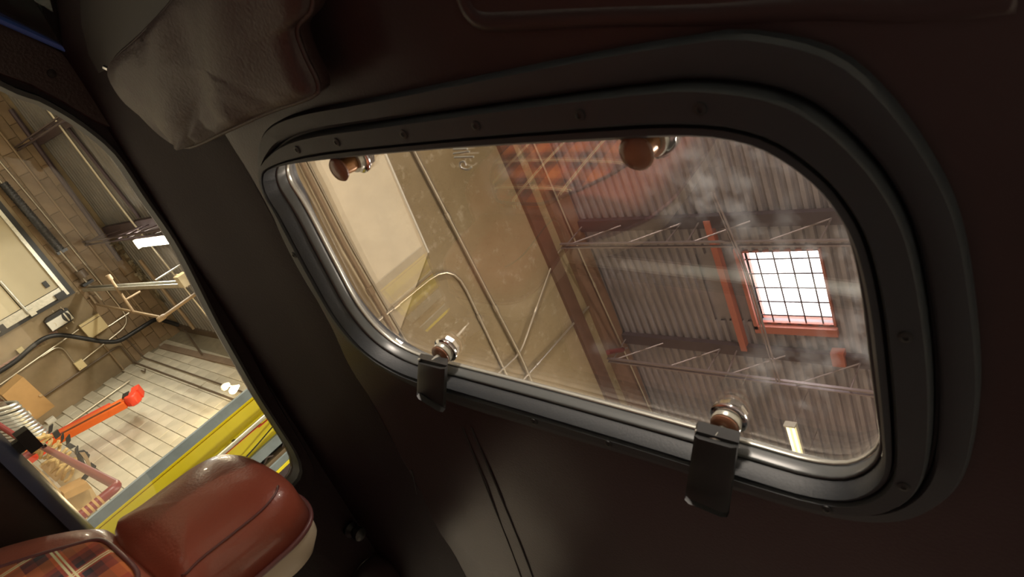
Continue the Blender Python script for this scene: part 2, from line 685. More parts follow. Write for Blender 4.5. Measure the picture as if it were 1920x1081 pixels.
def ceiling(name, x0, x1, y0, y1, z, m, label, hole=None, top=True):
    if hole:
        hx0, hx1, hy0, hy1 = hole
        parts = [box2((x0, y0, z + .07), (hx0, y1, z + .12)), box2((hx1, y0, z + .05), (x1, y1, z + .12)),
                 box2((hx0, y0, z + .05), (hx1, hy0, z + .12)), box2((hx0, hy1, z + .05), (hx1, y1, z + .12))]
        o = link(name, *join(*parts), m)
    else:
        o = link(name, *box2((x0, y0, z + .05), (x1, y1, z + .12)), m)
    tag(o, label, kind='structure')
    org = ROOTM[o.name].translation
    x = x0
    cache = {}
    while x < x1 - .01:
        w = min(.9, x1 - x)
        w = max(.15, round(w / .15) * .15)
        segs = [(y0, y1)]
        if hole and x < hole[1] and x + w > hole[0]:
            segs = [(y0, hole[2]), (hole[3], y1)]
        for (a, b) in segs:
            k = (round(w, 3), round(b - a, 3))
            if k not in cache:
                cache[k] = shared('deck_sheet', *deck_sheet(w, b - a), m)
            q = bpy.data.objects.new('deck_sheet', cache[k])
            q.location = Vector((x, a, z)) - org
            q.parent = o
            COL.objects.link(q)
        x += w
    return o


ceiling('ceiling', XB, XW + .05, -4.4, 7, Zw(ZL), M['deck'], 'low corrugated metal ceiling of the side bay')
SKX0, SKX1, SKY0, SKY1 = 1.93 * S, 1.93 * S + 1.05, -4.12 * S, -3.265 * S
ceiling('ceiling_2', SKX0 - 8.1, XB + .12, -12, 9, Zw(ZH), M['deckhi'], 'high corrugated metal ceiling above the car', hole=(SKX0, SKX1, SKY0, SKY1))

# concrete bulkhead between the two ceilings
wu = wall('wall_upper', (XB, -12, Zw(ZL) - .02), (XB + .22, 9, Zw(ZH)), M['bulk'], 'stained concrete bulkhead between the low and high ceilings')
wall('wall_end', (XB, -12, 0), (XB + .22, -4.9, Zw(ZL)), M['concrete'], 'concrete wall under the bulkhead, rear of the car')
wall('wall_side', (XB, 6.9, 0), (XW + .3, 7.1, Zw(ZL) + .1), M['white'], 'tan end wall of the low bay')


def strip_on_bulk(name, z0, z1, th, m, label, cat):
    o = link(name, *box2((XB - th, -11.9, Zw(z0)), (XB, 8.9, Zw(z1))), m)
    return tag(o, label, cat)


strip_on_bulk('ledger_beam', 6.79, 7.06, .07, M['ledger'], 'dark brown ledger band, lower of two along the bulkhead', 'beam')
strip_on_bulk('ledger_beam', 7.3, 7.83, .10, M['ledger2'], 'broad red-brown ledger band under the high ceiling edge', 'beam')

# added cream sheet that paints a bright reflection of the sunroof glass
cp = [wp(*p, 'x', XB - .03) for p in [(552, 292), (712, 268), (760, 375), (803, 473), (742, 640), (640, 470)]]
o = link('cream_reflection_panel', *prism(cp, (.028, 0, 0)), M['creamp'])
tag(o, 'cream panel added on the bulkhead to paint a reflection in the sunroof glass', 'panel')
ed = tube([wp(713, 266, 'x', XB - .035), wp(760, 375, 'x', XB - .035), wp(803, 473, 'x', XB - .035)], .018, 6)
link('reflection_edge', *ed, M['whitem'], o, label='white border line of the painted reflection')


# ---------------------------------------------------------------- conduits, one thing each
def conduit(pts, r, m, label, cat='conduit', rad=.25, name='conduit', couplings=(), group=None):
    t = root(name, min(pts, key=lambda p: p.z), 0, label, cat, group)
    link('pipe', *tube(bend(pts, rad), r, 8), m, t, smooth=True)
    for f_ in couplings:
        i = 0 if len(pts) == 2 else int(f_)
        fr = f_ - int(f_)
        a, b = pts[i], pts[min(i + 1, len(pts) - 1)]
        c = a.lerp(b, fr)
        d = (b - a).normalized()
        link('coupling', *tube([c - d * .05, c + d * .05], r * 1.5, 8), m, t, smooth=True)
    return t


def B(px, py, o=.035):
    return wp(px, py, 'x', XB - o)


def A(px, py, o=.05):
    return wp(px, py, 'x', XW - o)


def ext(a, b, k):
    return a + (a - b).normalized() * k


conduit([ext(B(775, 280, .06), B(970, 660, .06), 2.5), B(775, 280, .06), B(962, 640, .06), B(975, 665, .06), B(1010, 745, .06), B(1040, 815, .06)], .024, M['conduit'],
        'long straight steel conduit slanting down the middle of the bulkhead', couplings=(1.31, 1.8))
conduit([B(640, 655), B(848, 488), B(945, 692), B(985, 780)], .02, M['conduit'], 'steel conduit with a round bend below the cream reflection panel', rad=.5, couplings=(.45, 1.5))
conduit([B(890, 740), B(968, 668, .05), B(979, 652, .05), B(1040, 482), B(1056, 463)], .016, M['conduit'], 'thin conduit rising off the crossing of the bulkhead pipes', rad=.2, couplings=(2.4,))
conduit([B(960, 735, .06), B(1105, 573), B(1135, 540)], .018, M['conduit'], 'slanting steel conduit crossing to the brown ledger', couplings=(.3,))
conduit([B(545, 262, .05), B(640, 450, .05), B(745, 632, .05), B(800, 720, .05)], .03, M['pvc'], 'tan pipe following the lower edge of the bulkhead', couplings=(1.5,))
conduit([B(556, 262, .04), B(652, 450, .04), B(757, 632, .04), B(810, 720, .04)], .014, M['conduit'], 'thin steel conduit beside the tan bulkhead pipe')
conduit([B(985, 230, .16), B(1095, 490, .16), B(1185, 690, .16), B(1260, 860, .16)], .014, M['conduit'], 'sprinkler pipe running along the top brown ledger', couplings=(1.2,))
# sprinkler fitting
t = root('pipe_clamp', B(1155, 657, .2), 0, 'small red-brown pipe clamp at the foot of the ledger', 'clamp')
link('collar', *tube([B(1140, 660, .2), B(1168, 655, .2)], .045, 10), M['redpipe'], t, smooth=True)
link('bolt', *tube([B(1166, 655, .2), B(1176, 652, .2)], .02, 6), M['ltsteel'], t)
# dark timber at the foot of the bulkhead
o = link('timber_block', *prism([B(690, 660, .1), B(733, 628, .1), B(800, 676, .1), B(800, 720, .1), B(690, 720, .1)], (.1, 0, 0)), M['ledger'])
tag(o, 'dark brown timber block at the lower edge of the bulkhead', 'block')


# ---------------------------------------------------------------- roof trusses
def truss(x0, x1, y, ztop, depth, rot, m1, m2, label, group, pitch=1.05):
    t = root('roof_truss', (x1, y, ztop - depth), rot, label, 'truss', group)
    Mx = ROOTM[t.name]
    L = x1 - x0
    P = lambda x, z, yy=0: Mx @ Vector((-x, yy, z))
    ax = tuple((Mx.to_3x3() @ Vector(v)) for v in ((1, 0, 0), (0, 1, 0), (0, 0, 1)))
    link('top_chord', *box(P(L / 2, depth - .05), (L, .20, .10), ax), m1, t)
    for s in (-1, 1):
        link('bottom_chord', *box(P(L / 2, 0, s * .035), (L, .02, .045), ax), m2, t)
    n = int(L / pitch)
    for i in range(n):
        a, b = P(i * pitch + .1, 0), P((i + .78) * pitch, depth - .1)
        link('web_bar', *tube([a, b], .013, 6), m2, t)
        link('web_bar', *tube([b, P(i * pitch + .82, .0)] if i % 2 else [P(i * pitch + .1, 0), P(i * pitch + .05, depth - .1)], .013, 6), m2, t)
    return t


LT = ['bar truss under the high ceiling, farthest forward of the row', 'bar truss crossing above the top edge of the skylight', 'bar truss just below the skylight, tied to the hanging pipes',
      'bar truss under the high ceiling beyond the yellow strip lamp']
for i, y in enumerate((-1.75, -4.15, -6.56, -8.96)):
    truss(-3.5, XB - .12, y, Zw(ZH), .70, radians(2), M['dksteel'], M['ltsteel'], LT[i], 'roof trusses under the high ceiling')
truss(XB + .05, XW - .05, .62, Zw(ZL), .42, radians(0), M['redsteel'] if 0 else M['dksteel'], M['dksteel'], 'reddish bar truss under the low ceiling, nearer the windscreen', 'roof trusses under the low ceiling', 1.2)
truss(XB + .05, XW - .05, -1.3, Zw(ZL), .5, radians(0), M['dksteel'], M['dksteel'], 'dark bar truss under the low ceiling by the white strip lamp', 'roof trusses under the low ceiling', 1.2)

# pipes hanging below the high trusses
zc = 4.80 * S
for k, (dx, r_, lb) in enumerate(((0, .017, 'steel pipe hung beneath the high trusses, beside the skylight'), (.09, .011, 'thinner steel pipe paired beside the hung skylight pipe'))):
    conduit([wp(1338 - dx * 60, 360, 'z', zc), wp(1400 - dx * 60, 505, 'z', zc), wp(1462 - dx * 60, 716, 'z', zc)], r_, M['ltsteel'], lb, 'pipe', rad=.3, couplings=(1.8,))

# ---------------------------------------------------------------- skylight
t = root('window_1', ((SKX0 + SKX1) / 2, (SKY0 + SKY1) / 2, Zw(ZH)), 0, 'bright wire-meshed skylight in the high ceiling', None, kind='structure')
zs = Zw(ZH)
link('dome', *box2((SKX0 - .05, SKY0 - .05, zs + .2), (SKX1 + .05, SKY1 + .05, zs + .22)), M['sky'], t)
for (lo, hi) in (((SKX0 - .03, SKY0 - .03, zs), (SKX0, SKY1 + .03, zs + .2)), ((SKX1, SKY0 - .03, zs), (SKX1 + .03, SKY1 + .03, zs + .2)),
                 ((SKX0, SKY0 - .03, zs), (SKX1, SKY0, zs + .2)), ((SKX0, SKY1, zs), (SKX1, SKY1 + .03, zs + .2))):
    link('curb', *box2(lo, hi), M['redsteel'], t, label='red oxide skylight curb')
for i in range(4):
    x = SKX0 + (i + .62) * (SKX1 - SKX0) / 4.4
    link('mesh_bar', *tube([(x, SKY0, zs + .03), (x, SKY1, zs + .03)], .012, 5), M['dksteel'], t)
for i in range(5):
    y = SKY0 + (i + .45) * (SKY1 - SKY0) / 5
    link('mesh_bar', *tube([(SKX0, y, zs + .04), (SKX1, y, zs + .04)], .012, 5), M['dksteel'], t)
# red framing steel around it, along and across
fr = [((SKX1 + .30, -6.62, zs - .12), (SKX1 + .40, -4.2, zs - .0), 'red steel joist running past the skylight between two trusses'),
      ((SKX1 + .04, SKY0 - .1, zs - .07), (SKX1 + .10, SKY1 + .1, zs), 'thin red steel angle hugging the skylight curb'),
      ((SKX0 - .05, SKY0 - .17, zs - .07), (SKX1 + .1, SKY0 - .04, zs), 'short red steel header across the lower end of the skylight')]
for lo, hi, lb in fr:
    o = link('framing_steel', *box2(lo, hi), M['redsteel'])
    tag(o, lb, 'beam')
o = link('steel_tab', *box2((SKX0 - .1, -6.75, zs - .16), (SKX0 + .08, -6.5, zs - .02)), M['redsteel'])
tag(o, 'small red steel tab on the truss below the skylight', 'bracket')


# ---------------------------------------------------------------- lamps
def strip_lamp(c, length, axis, m, power, color, label, light=True, zc=None):
    t = root('strip_lamp', c, 0, label, 'lamp', None)
    a = Vector((1, 0, 0)) if axis == 'x' else Vector((0, 1, 0))
    b = Vector((0, 1, 0)) if axis == 'x' else Vector((1, 0, 0))
    ax = (a, b, Vector((0, 0, 1)))
    c = Vector(c)
    link('housing', *box(c + Vector((0, 0, .06)), (length, .16, .06), ax), M['whitem'], t)
    for s in (-1, 1):
        link('end_cap', *box(c + a * (s * (length / 2)) + Vector((0, 0, .02)), (.03, .17, .10), ax), M['whitem'], t)
        link('tube', *tube([c + a * (-length / 2 + .03) + b * (s * .04), c + a * (length / 2 - .03) + b * (s * .04)], .019, 10), m, t, smooth=True)
        link('hanger', *tube([c + a * (s * length * .4) + Vector((0, 0, .09)), Vector((c.x, c.y, zc or (Zw(ZL) if c.x > XB else Zw(ZH)))) + a * (s * length * .4)], .006, 5), M['ltsteel'], t)
    if light:
        area_light('strip_light', c - Vector((0, 0, .03)), (length, .14) if axis == 'x' else (.14, length), power, color)
    return t


zl1 = 2.33 * S
p0, p1 = wp(255, 455, 'z', zl1), wp(327, 452, 'z', zl1)
strip_lamp((p0 + p1) / 2, (p1 - p0).length, 'x', M['lamp'], 85, COOL, 'glaring white strip lamp under the low ceiling near the side window edge')
strip_lamp((10.4, 2.2, Zw(zl1)), 1.5, 'x', M['lamp'], 120, WARM, 'strip lamp of the low bay ahead of the overhead door')
strip_lamp((8.2, -.5, Zw(zl1)), 1.5, 'x', M['lamp'], 105, WARM, 'strip lamp of the low bay next to the bulkhead')
zh1 = 4.7 * S
p0, p1 = wp(1478, 797, 'z', zh1), wp(1508, 890, 'z', zh1)
strip_lamp((p0 + p1) / 2, (p1 - p0).length, 'y', M['lampy'], 160, WARM, 'yellowish strip lamp hanging under the high ceiling, rear of skylight')
for i, (x, y, pw, lb) in enumerate(((-.1, 3.5, 260, 'unseen strip lamp added under the high ceiling ahead of the driver'), (-1.5, -4.5, 650, 'unseen strip lamp added under the high ceiling on the driver side'),
                                    (2.0, -9.6, 330, 'unseen strip lamp added under the high ceiling far behind the car'))):
    strip_lamp((x, y, Zw(zh1)), 1.4, 'y', M['lampy'], pw, HALL, lb)  # unseen strips, added to light the cabin and the lift column
# unseen flood lamp, added to light the seat through the windscreen
t = root('added_flood', (.6, 8.86, Zw(5.0)), 0, 'unseen flood lamp added to light the plaid seat through the windscreen', 'lamp')
link('housing', *box((.6, 8.9, Zw(5.12)), (1.3, .16, .3)), M['whitem'], t)
link('lens', *box((.6, 8.81, Zw(5.12)), (1.2, .01, .22)), M['lampy'], t)
link('bracket', *box((.6, 8.97, Zw(5.12)), (.2, .06, .2)), M['galv'], t)
area_light('added_flood_light', (.6, 8.79, Zw(5.12)), (1.2, .22), 2400, HALL, (radians(90 - 25), 0, pi))
# twin bulb lamp on the block wall
pb = bw(441, 728, .35)
t = root('bulb_lamp', pb - Vector((0, 0, .1)), 0, 'glowing bare bulb lamp on the block wall by the lift column', 'lamp')
link('bracket', *tube([bw(436, 724, 0.02), bw(436, 724, .3), pb + Vector((0, 0, .06))], .02, 8), M['whitem'], t)
link('bulb', *lathe(pb, (0, 0, -1), [(.015, -.05), (.03, -.03), (.05, .02), (.052, .05), (.035, .085), (.005, .1)], 14), M['bulb'], t, smooth=True, label='lit bulb')
p2 = bw(425, 722, .35)
link('spare_bulb', *lathe(p2, (0, 0, -1), [(.02, -.05), (.035, -.03), (.055, .02), (.055, .05), (.04, .085), (.005, .1)], 14), M['whitem'], t, smooth=True, label='unlit white bulb')
link('arm', *tube([bw(436, 724, .3), p2], .015, 6), M['whitem'], t)
pl = bpy.data.lights.new('bulb_light', 'POINT')
pl.energy = 60
pl.color = (1, .74, .42)
pl.shadow_soft_size = .06
plo = bpy.data.objects.new('bulb_light', pl)
plo.location = pb + Vector((-.12, .0, -.05)) + WN * .1
COL.objects.link(plo)

# ---------------------------------------------------------------- overhead door on the far wall
DY = -1.29 * S
DZ = 1.635 * S
d1 = root('door_1', (XW - .06, DY + 2, 0), 0, 'cream sectional overhead door in the far wall', None, kind='structure')
sec = [(0.0, .55), (.55, 1.10), (1.10, 1.42), (1.42, DZ / S * 1.0)]
zcuts = [-1.25, -.62, 0.0, .66, 1.36 * 1.0, DZ]
zcuts = [-1.25, -.55, .2, 1.0, 1.72, DZ]
for a, b in zip(zcuts[:-1], zcuts[1:]):
    for (ya, yb) in ((DY, DY + 1.72), (DY + 1.8, DY + 4.3)):
        link('door_panel', *box2((XW - .08, ya + .17 if ya == DY else ya, Zw(a) + .012), (XW - .03, yb, Zw(b) - .012)), M['cream'], d1)
link('backing', *box2((XW - .035, DY, 0), (XW, DY + 4.4, Zw(DZ))), M['black'], d1)
link('end_stile', *box2((XW - .1, DY - .0, .0), (XW - .03, DY + .16, Zw(DZ) - .02)), M['galv'], d1, label='galvanised end stile')
link('centre_stile', *box2((XW - .1, DY + 1.72, .0), (XW - .03, DY + 1.8, Zw(DZ) - .02)), M['galv'], d1)
link('top_rail', *box2((XW - .14, DY - .02, Zw(DZ) - .03), (XW - .03, DY + 4.4, Zw(DZ) + .03)), M['galv'], d1, label='bright galvanised top rail')
link('side_seal', *box2((XW - .06, DY - .07, 0), (XW, DY - .0, Zw(DZ) + .05)), M['black'], d1)
link('head_seal', *box2((XW - .05, DY - .07, Zw(DZ) + .03), (XW, DY + 4.4, Zw(DZ) + .13)), M['black'], d1)
link('strut', *tube([A(0, 527, .12), A(54, 588, .12)], .025, 8), M['galv'], d1)
link('handle', *box(A(86, 533, .1), (.04, .12, .07)), M['black'], d1, label='small black handle')
link('roller_bracket', *box(A(113, 553, .13), (.1, .1, .16)), M['black'], d1)
link('hinge', *box(A(60, 585, .12), (.05, .12, .1)), M['galv'], d1)
link('hinge', *box(A(4, 615, .12), (.05, .12, .1)), M['black'], d1)
# spring shaft over the door
t = root('torsion_spring', A(100, 450, .2), 0, 'black torsion spring on its steel shaft above the overhead door', 'spring')
sa, sb = A(5, 343, .2), A(114, 469, .2)
link('coil', *tube([sa, sb], .068, 12), M['black'], t, smooth=True)
ring_n = 26
rv = []
for i in range(ring_n):
    c = sa.lerp(sb, (i + .5) / ring_n)
    d = (sb - sa).normalized()
    rv.append(tube([c - d * .02, c - d * .008, c + d * .008, c + d * .02], [.066, .074, .074, .066], 12, cap=False))
o = link('winding', *join(*rv), M['black'], t, smooth=True)
o['kind'] = 'stuff'
link('shaft', *tube([ext(sa, sb, 1.0), A(191, 562, .2)], .02, 8), M['conduit'], t, smooth=True)
link('drum', *tube([A(148, 507, .2), A(158, 519, .2)], .09, 14), M['dkconduit'], t, smooth=True)
link('bearing_plate', *box(A(163, 530, .12), (.2, .05, .2)), M['black'], t)
link('end_bracket', *box(A(116, 471, .16), (.1, .05, .18)), M['black'], t)
# horizontal track of the door
q0 = wp(160, 541, 'y', DY - .08)
q1 = wp(355, 531, 'y', DY - .08)
t = root('door_track', (q0 + q1) / 2, 0, 'galvanised overhead door track reaching out from the far wall', 'track')
d = (q1 - q0).normalized()
axq = (d, Vector((0, 1, 0)), d.cross(Vector((0, 1, 0))))
for dz in (-.045, .045):
    link('flange', *box((q0 + q1) / 2 + axq[2] * dz, ((q1 - q0).length, .06, .016), axq), M['galv'], t)
link('web', *box((q0 + q1) / 2 + Vector((0, -.03, 0)), ((q1 - q0).length, .012, .1), axq), M['dkconduit'], t)
q2 = wp(364, 513, 'y', DY - .08)
link('tail', *tube([q1, q1.lerp(q2, .5), q2 + Vector((-.2, 0, .05))], .03, 6), M['galv'], t)
link('hanger_strap', *box2(wp(352, 531, 'y', DY - .1) + Vector((-.03, 0, 0)), wp(352, 531, 'y', DY - .1) + Vector((.03, .03, .9))), M['galv'], t)
link('hanger_strap', *box(wp(300, 520, 'y', DY - .08) + Vector((0, 0, .2)), (.05, .02, .55)), M['galv'], t)
# opener head
oc = wp(344, 524, 'y', DY + .35)
t = root('door_opener', oc, 0, 'small cream motor box on tan rods beside the door track', 'motor')
link('housing', *box(oc, (.14, .14, .12)), M['creamp'], t)
link('rod', *tube([wp(332, 517, 'y', DY + .35), wp(364, 520, 'y', DY + .35)], .025, 8), M['pvc'], t)
link('strut', *tube([oc + Vector((-.05, -.05, 0)), Vector((oc.x - .05, oc.y - .05, Zw(ZL)))], .015, 6), M['pvc'], t)

# ---------------------------------------------------------------- services on the far wall
conduit([A(-40, 255), A(82, 400), A(199, 543), A(247, 603), A(152, 678)], .016, M['conduit'], 'thin conduit sloping past the spring and hooking back to a junction box', rad=.28)
conduit([A(-40, 200), A(0, 247), A(118, 400), A(200, 500), A(285, 604)], .02, M['pvc'], 'long pale conduit high on the far wall, topmost of the wall runs')
conduit([A(0, 721), A(148, 617)], .016, M['conduit'], 'conduit rising to the lower side of the beige cover box')
conduit([A(203, 612), A(242, 586)], .016, M['conduit'], 'short conduit leaving the upper side of the beige cover box')
conduit([A(78, 668), A(113, 645), A(147, 690)], .012, M['conduit'], 'small hooked conduit ending at the junction box', rad=.25)
conduit([A(181, 630), A(234, 695)], .015, M['pvc'], 'brownish conduit running from the beige cover box down to the corner')
conduit([A(60, 758), A(213, 654), A(226, 648), A(252, 679, .04), bw(255, 680, .03), bw(431, 746, .03), bw(480, 765, .03)], .018, M['dkconduit'],
        'dark brown pipe bending round the corner, lower of the two on the blocks', rad=.2)
conduit([A(232, 629), A(268, 668, .04), bw(270, 670, .03), bw(420, 722, .03), bw(470, 740, .03)], .016, M['dkconduit'], 'dark brown pipe on the block wall, upper of the two')
conduit([A(243, 695, .09), A(106, 790, .09)], .022, M['conduit'], 'steel conduit standing in the wall corner')
conduit([bw(243, 713, .06), bw(120, 800, .06)], .016, M['conduit'], 'thin steel conduit on the blocks next to the corner')


def small_box(name, c, s, m, label, cat, lid=True):
    t = root(name, c - Vector((0, 0, s[2] / 2)), 0, label, cat)
    link('body', *box(c, s), m, t)
    if lid:
        link('lid', *box(c - Vector((s[0] / 2 + .004, 0, 0)), (.008, s[1] * .92, s[2] * .92)), m, t)
        link('screw', *lathe(c - Vector((s[0] / 2 + .008, s[1] * .3, s[2] * .3)), (-1, 0, 0), [(.008, 0), (.006, .005)], 8), M['ltsteel'], t)
    return t


small_box('junction_box', A(150, 683, .06), (.1, .17, .15), M['panelbox'], 'grey junction box where the hooked conduit ends', 'electrical box')
small_box('junction_box', A(98, 791, .1), (.12, .17, .15), M['whitem'], 'pale junction box at the foot of the corner conduit', 'electrical box')
small_box('junction_box', A(39, 657, .06), (.08, .12, .1), M['panelbox'], 'small junction box near the braided cable', 'electrical box')
small_box('junction_box', A(238, 699, .07), (.1, .14, .1), M['dkconduit'], 'brown junction box at the top of the corner conduit', 'electrical box')
# beige cover box
t = root('cover_box', A(177, 634, .1), 0, 'beige sheet metal cover box above the black hose', 'electrical box')
pc = [A(148, 610, .14), A(184, 587, .14), A(204, 612, .14), A(170, 635, .14)]
link('body', *prism(pc, (.12, 0, 0)), M['panelbox'], t)
ml = [A(155, 606, .145), A(191, 583 + 13, .145)]
link('fold', *tube([A(151.5, 614, .142), A(187, 592, .142)], .006, 5), M['dkconduit'], t)
link('knockout', *lathe(A(190, 618, .14), (-1, 0, 0), [(.03, 0), (.028, .01)], 10), M['panelbox'], t)
# control unit with the black oval badge
t = root('control_unit', A(115, 612, .15), 0, 'white control unit with a black oval badge beside the overhead door', 'control box')
pf = [A(87, 606, .2), A(127, 582, .2), A(139, 596, .2), A(99, 620.5, .2)]
link('cover', *prism(pf, (.05, 0, 0)), M['whitem'], t, label='white front cover')
pk = [A(84, 603, .15), A(88, 596, .15), A(114, 580, .15), A(126, 577, .15), A(140, 595, .15), A(134, 602, .15), A(101, 621, .15), A(96, 618, .15)]
link('case', *prism(pk, (.14, 0, 0)), M['black'], t, label='black case')
bc = A(124.3, 593.6, .2)
e1 = (pf[1] - pf[0]).normalized()
e2 = (pf[0] - pf[3]).normalized()
el = [bc + e1 * (cos(a) * .066) + e2 * (math.copysign(abs(sin(a)) ** 1.3, sin(a)) * .105) for a in [2 * pi * i / 20 for i in range(20)]]
link('badge', *prism(el, (-.006, 0, 0)), M['black'], t, label='black oval badge with white band')
link('badge_band', *prism([bc + e1 * a + e2 * b - Vector((.008, 0, 0)) for a, b in ((-.012, -.085), (.012, -.085), (.012, .085), (-.012, .085))], (-.003, 0, 0)), M['label'], t)
mc = A(102, 608, .202)
link('print_mark', *tube(spline([mc + e1 * a + e2 * b for a, b in ((.0, .03), (.02, .02), (.02, -.02), (.0, -.04))], 3), .004, 4), M['panelbox'], t)
for (px, py) in ((101, 585), (116, 578), (120, 581), (136, 602), (124, 613)):
    link('terminal', *tube([A(px, py, .17), A(px, py, .17) + Vector((0, .0, 0)) + e2 * (.04 if py < 590 else -.04)], .012, 6), M['conduit'], t)
# braided cable
pts = [A(-6, 694, .06), A(30, 672, .06), A(62, 651, .06), A(86, 634, .06), A(104, 622, .06)]
bs = spline(pts, 14)
t = root('braided_cable', pts[0], 0, 'pinkish braided cable hanging from the control unit', 'cable')
for ph in (0, pi):
    tw = []
    for i, p in enumerate(bs):
        tw.append(p + Vector((0, cos(i * .9 + ph) * .03, sin(i * .9 + ph) * .03)))
    link('strand', *tube(tw, .013, 6), mat('pink_braid', (.36, .21, .16), .7), t, smooth=True)
# black hose
hp = [A(-10, 702, .25), A(30, 676, .25), A(62, 648, .25), A(88, 632, .25), A(116, 628, .25), A(152, 633, .25), A(195, 640, .25), A(224, 638, .25), A(252, 622, .25), A(276, 607, .25), A(292, 599, .2), A(312, 602, .12), A(334, 609, .1)]
o = link('hose', *tube(spline(hp, 6), .042, 10), M['black'], smooth=True)
tag(o, 'thick black hose sagging across the far wall to the ceiling corner', 'hose')
# beam on the block wall, painted stripe, rod
ba, bb_ = bw(288, 602, .05), bw(447, 634, .05)
dd = (bb_ - ba).normalized()
o = link('wall_beam', *box((ba + bb_) / 2 + dd * .6, ((bb_ - ba).length + 1.2, .14, .14), (dd, WN, dd.cross(WN))), M['dkconduit'])
tag(o, 'dark steel beam along the top of the block wall', 'beam')
ba, bb_ = bw(304, 649, .03), bw(437, 681, .03)
dd = (bb_ - ba).normalized()
o = link('ledger_board', *box((ba + bb_) / 2 + dd * .6, ((bb_ - ba).length + 1.2, .05, .13), (dd, WN, dd.cross(WN))), mat('dull_brown_board', (.25, .18, .125), .7, var=.2))
tag(o, 'reddish brown board fixed along the block wall', 'board')
o = link('tie_rod', *tube([bw(346, 618, .08), bw(379, 664, .08)], .02, 6), M['dkconduit'])
tag(o, 'short dark rod from the steel beam down to the board', 'rod')
o = link('cable_stub', *tube(bend([bw(265, 694, .04), bw(272, 697, .06), bw(272, 691, .08)], .04), .012, 5), M['dkconduit'])
tag(o, 'tiny dark hook screwed into the block wall near the corner', 'hook')
# tan pipework under the low ceiling
pz = A(181, 570, .1)
zt = pz.z - EYE.z
j1, j2 = wp(250, 584, 'z', zt), wp(304, 595, 'z', zt)
t = root('drain_pipe', pz, 0, 'tan drain pipe branching under the low ceiling beside the door track', 'pipe')
link('pipe', *tube(bend([A(168, 553, .1), pz, j1, j2], .06), .024, 10), M['pvc'], t, smooth=True)
rise = wp(376, 544, 'x', j2.x - EYE.x)
link('riser', *tube([j2, rise, Vector((rise.x, rise.y, Zw(ZL) - .01))], .03, 10), M['pvc'], t, smooth=True)
br = wp(208, 524, 'x', j1.x - EYE.x)
link('branch', *tube([j1, br], .025, 10), M['pvc'], t, smooth=True)
link('elbow', *lathe(j2 - Vector((0, 0, .08)), (0, 0, 1), [(.035, 0), (.045, .02), (.045, .1), (.038, .13)], 12), M['pvc'], t, smooth=True)
link('end_cap', *tube([br, ext(br, j1, .09)], .042, 10), M['pvc'], t, smooth=True)
link('stub', *tube([wp(235, 562, 'x', j1.x - EYE.x), wp(263, 546, 'x', j1.x - EYE.x)], .018, 8), M['pvc'], t)
# runs under the low ceiling
zz = 2.42 * S
conduit([wp(60, 165, 'z', zz), wp(236, 400, 'z', zz), wp(440, 657, 'z', zz), wp(470, 694, 'z', zz)], .022, M['conduit'], 'bright conduit strung under the low ceiling behind the white lamp', rad=.3)
conduit([wp(88, 190, 'z', 2.47 * S), wp(262, 408, 'z', 2.47 * S)], .03, M['dksteel'], 'dark rod close under the low corrugated ceiling', 'rod')
conduit([wp(262, 487, 'z', zz), wp(364, 616, 'z', zz)], .035, M['pvc'], 'tan steel angle under the low ceiling near the wall', 'angle', name='steel_angle')
conduit([A(20, 205, .06), A(225, 488, .06)], .045, M['dksteel'], 'dark edge angle where the far wall meets the low ceiling', 'angle', name='steel_angle')
# torn insulation along the wall head
iv = []
for i in range(70):
    f_ = random.random()
    px, py = 212 + 95 * f_ + random.uniform(-6, 8), 455 + 105 * f_ + random.uniform(-8, 6)
    c = A(px, py, .15)
    iv.append(box(c, (random.uniform(.02, .07), random.uniform(.03, .12), random.uniform(.02, .08)),
                  tuple(Matrix.Rotation(random.uniform(0, 3), 3, random.choice('XYZ')) @ Vector(v) for v in ((1, 0, 0), (0, 1, 0), (0, 0, 1)))))
o = link('torn_insulation', *join(*iv), mat('torn_foam', (.34, .29, .2), .9, var=.6, scale=9))
tag(o, 'ragged torn insulation where the far wall meets the low ceiling', 'insulation', kind='stuff')

# ---------------------------------------------------------------- things standing by the block wall
# orange jack post
jb, jt = bw(122, 812, .55), bw(243, 748, .55)
cxy = (jb + jt) / 2
t = root('transmission_jack', (cxy.x, cxy.y, 0), 0, 'orange hydraulic jack post standing against the block wall', 'jack')
ju = (jt - jb).normalized()
js = WDIR.copy()
jn = ju.cross(js).normalized()
js = jn.cross(ju)
jax = (js, jn, ju)
L = (jt - jb).length
mid = (jb + jt) / 2
link('mast', *box(mid - ju * .3 + js * .02, (.13, .12, L + .5), jax), M['orange'], t)
link('mast_face', *box(mid - ju * .3 + js * .12, (.07, .1, L + .5), jax), M['orange'], t)
link('slot', *box(mid - ju * .3 + js * .085 + WN * .055, (.014, .03, L + .4), jax), M['ledger'], t)
link('back_channel', *box(mid - ju * .35 - js * .10, (.10, .1, L * .9), jax), M['redor'], t)
for f_ in (.05, .32, .6):
    link('gusset', *box(jb.lerp(jt, f_) - js * .13 - WN * .02, (.08, .12, .18), jax), M['redor'], t)
link('head', *lathe(jt + ju * .06 - WN * .08 + js * .06, WN, [(.09, 0), (.115, .02), (.115, .14), (.09, .17)], 8), M['redor'], t, smooth=True)
link('head_arm', *box(jt + ju * .12 - js * .1, (.2, .16, .12), jax), M['redor'], t)
link('rating_plate', *box(jt - ju * .01 - js * .02 + WN * .09, (.14, .012, .1), jax), M['black'], t, label='small black rating plate')
link('foot', *box(Vector((cxy.x, cxy.y, .06)), (.7, .6, .12)), M['redor'], t)
link('column', *box2((jb.x - .06, jb.y - .06, .1), (jb.x + .06, jb.y + .06, jb.z)), M['redor'], t)

# straps / coiled rope bundle
def xp(px, py, x):
    return wp(px, py, 'x', x)


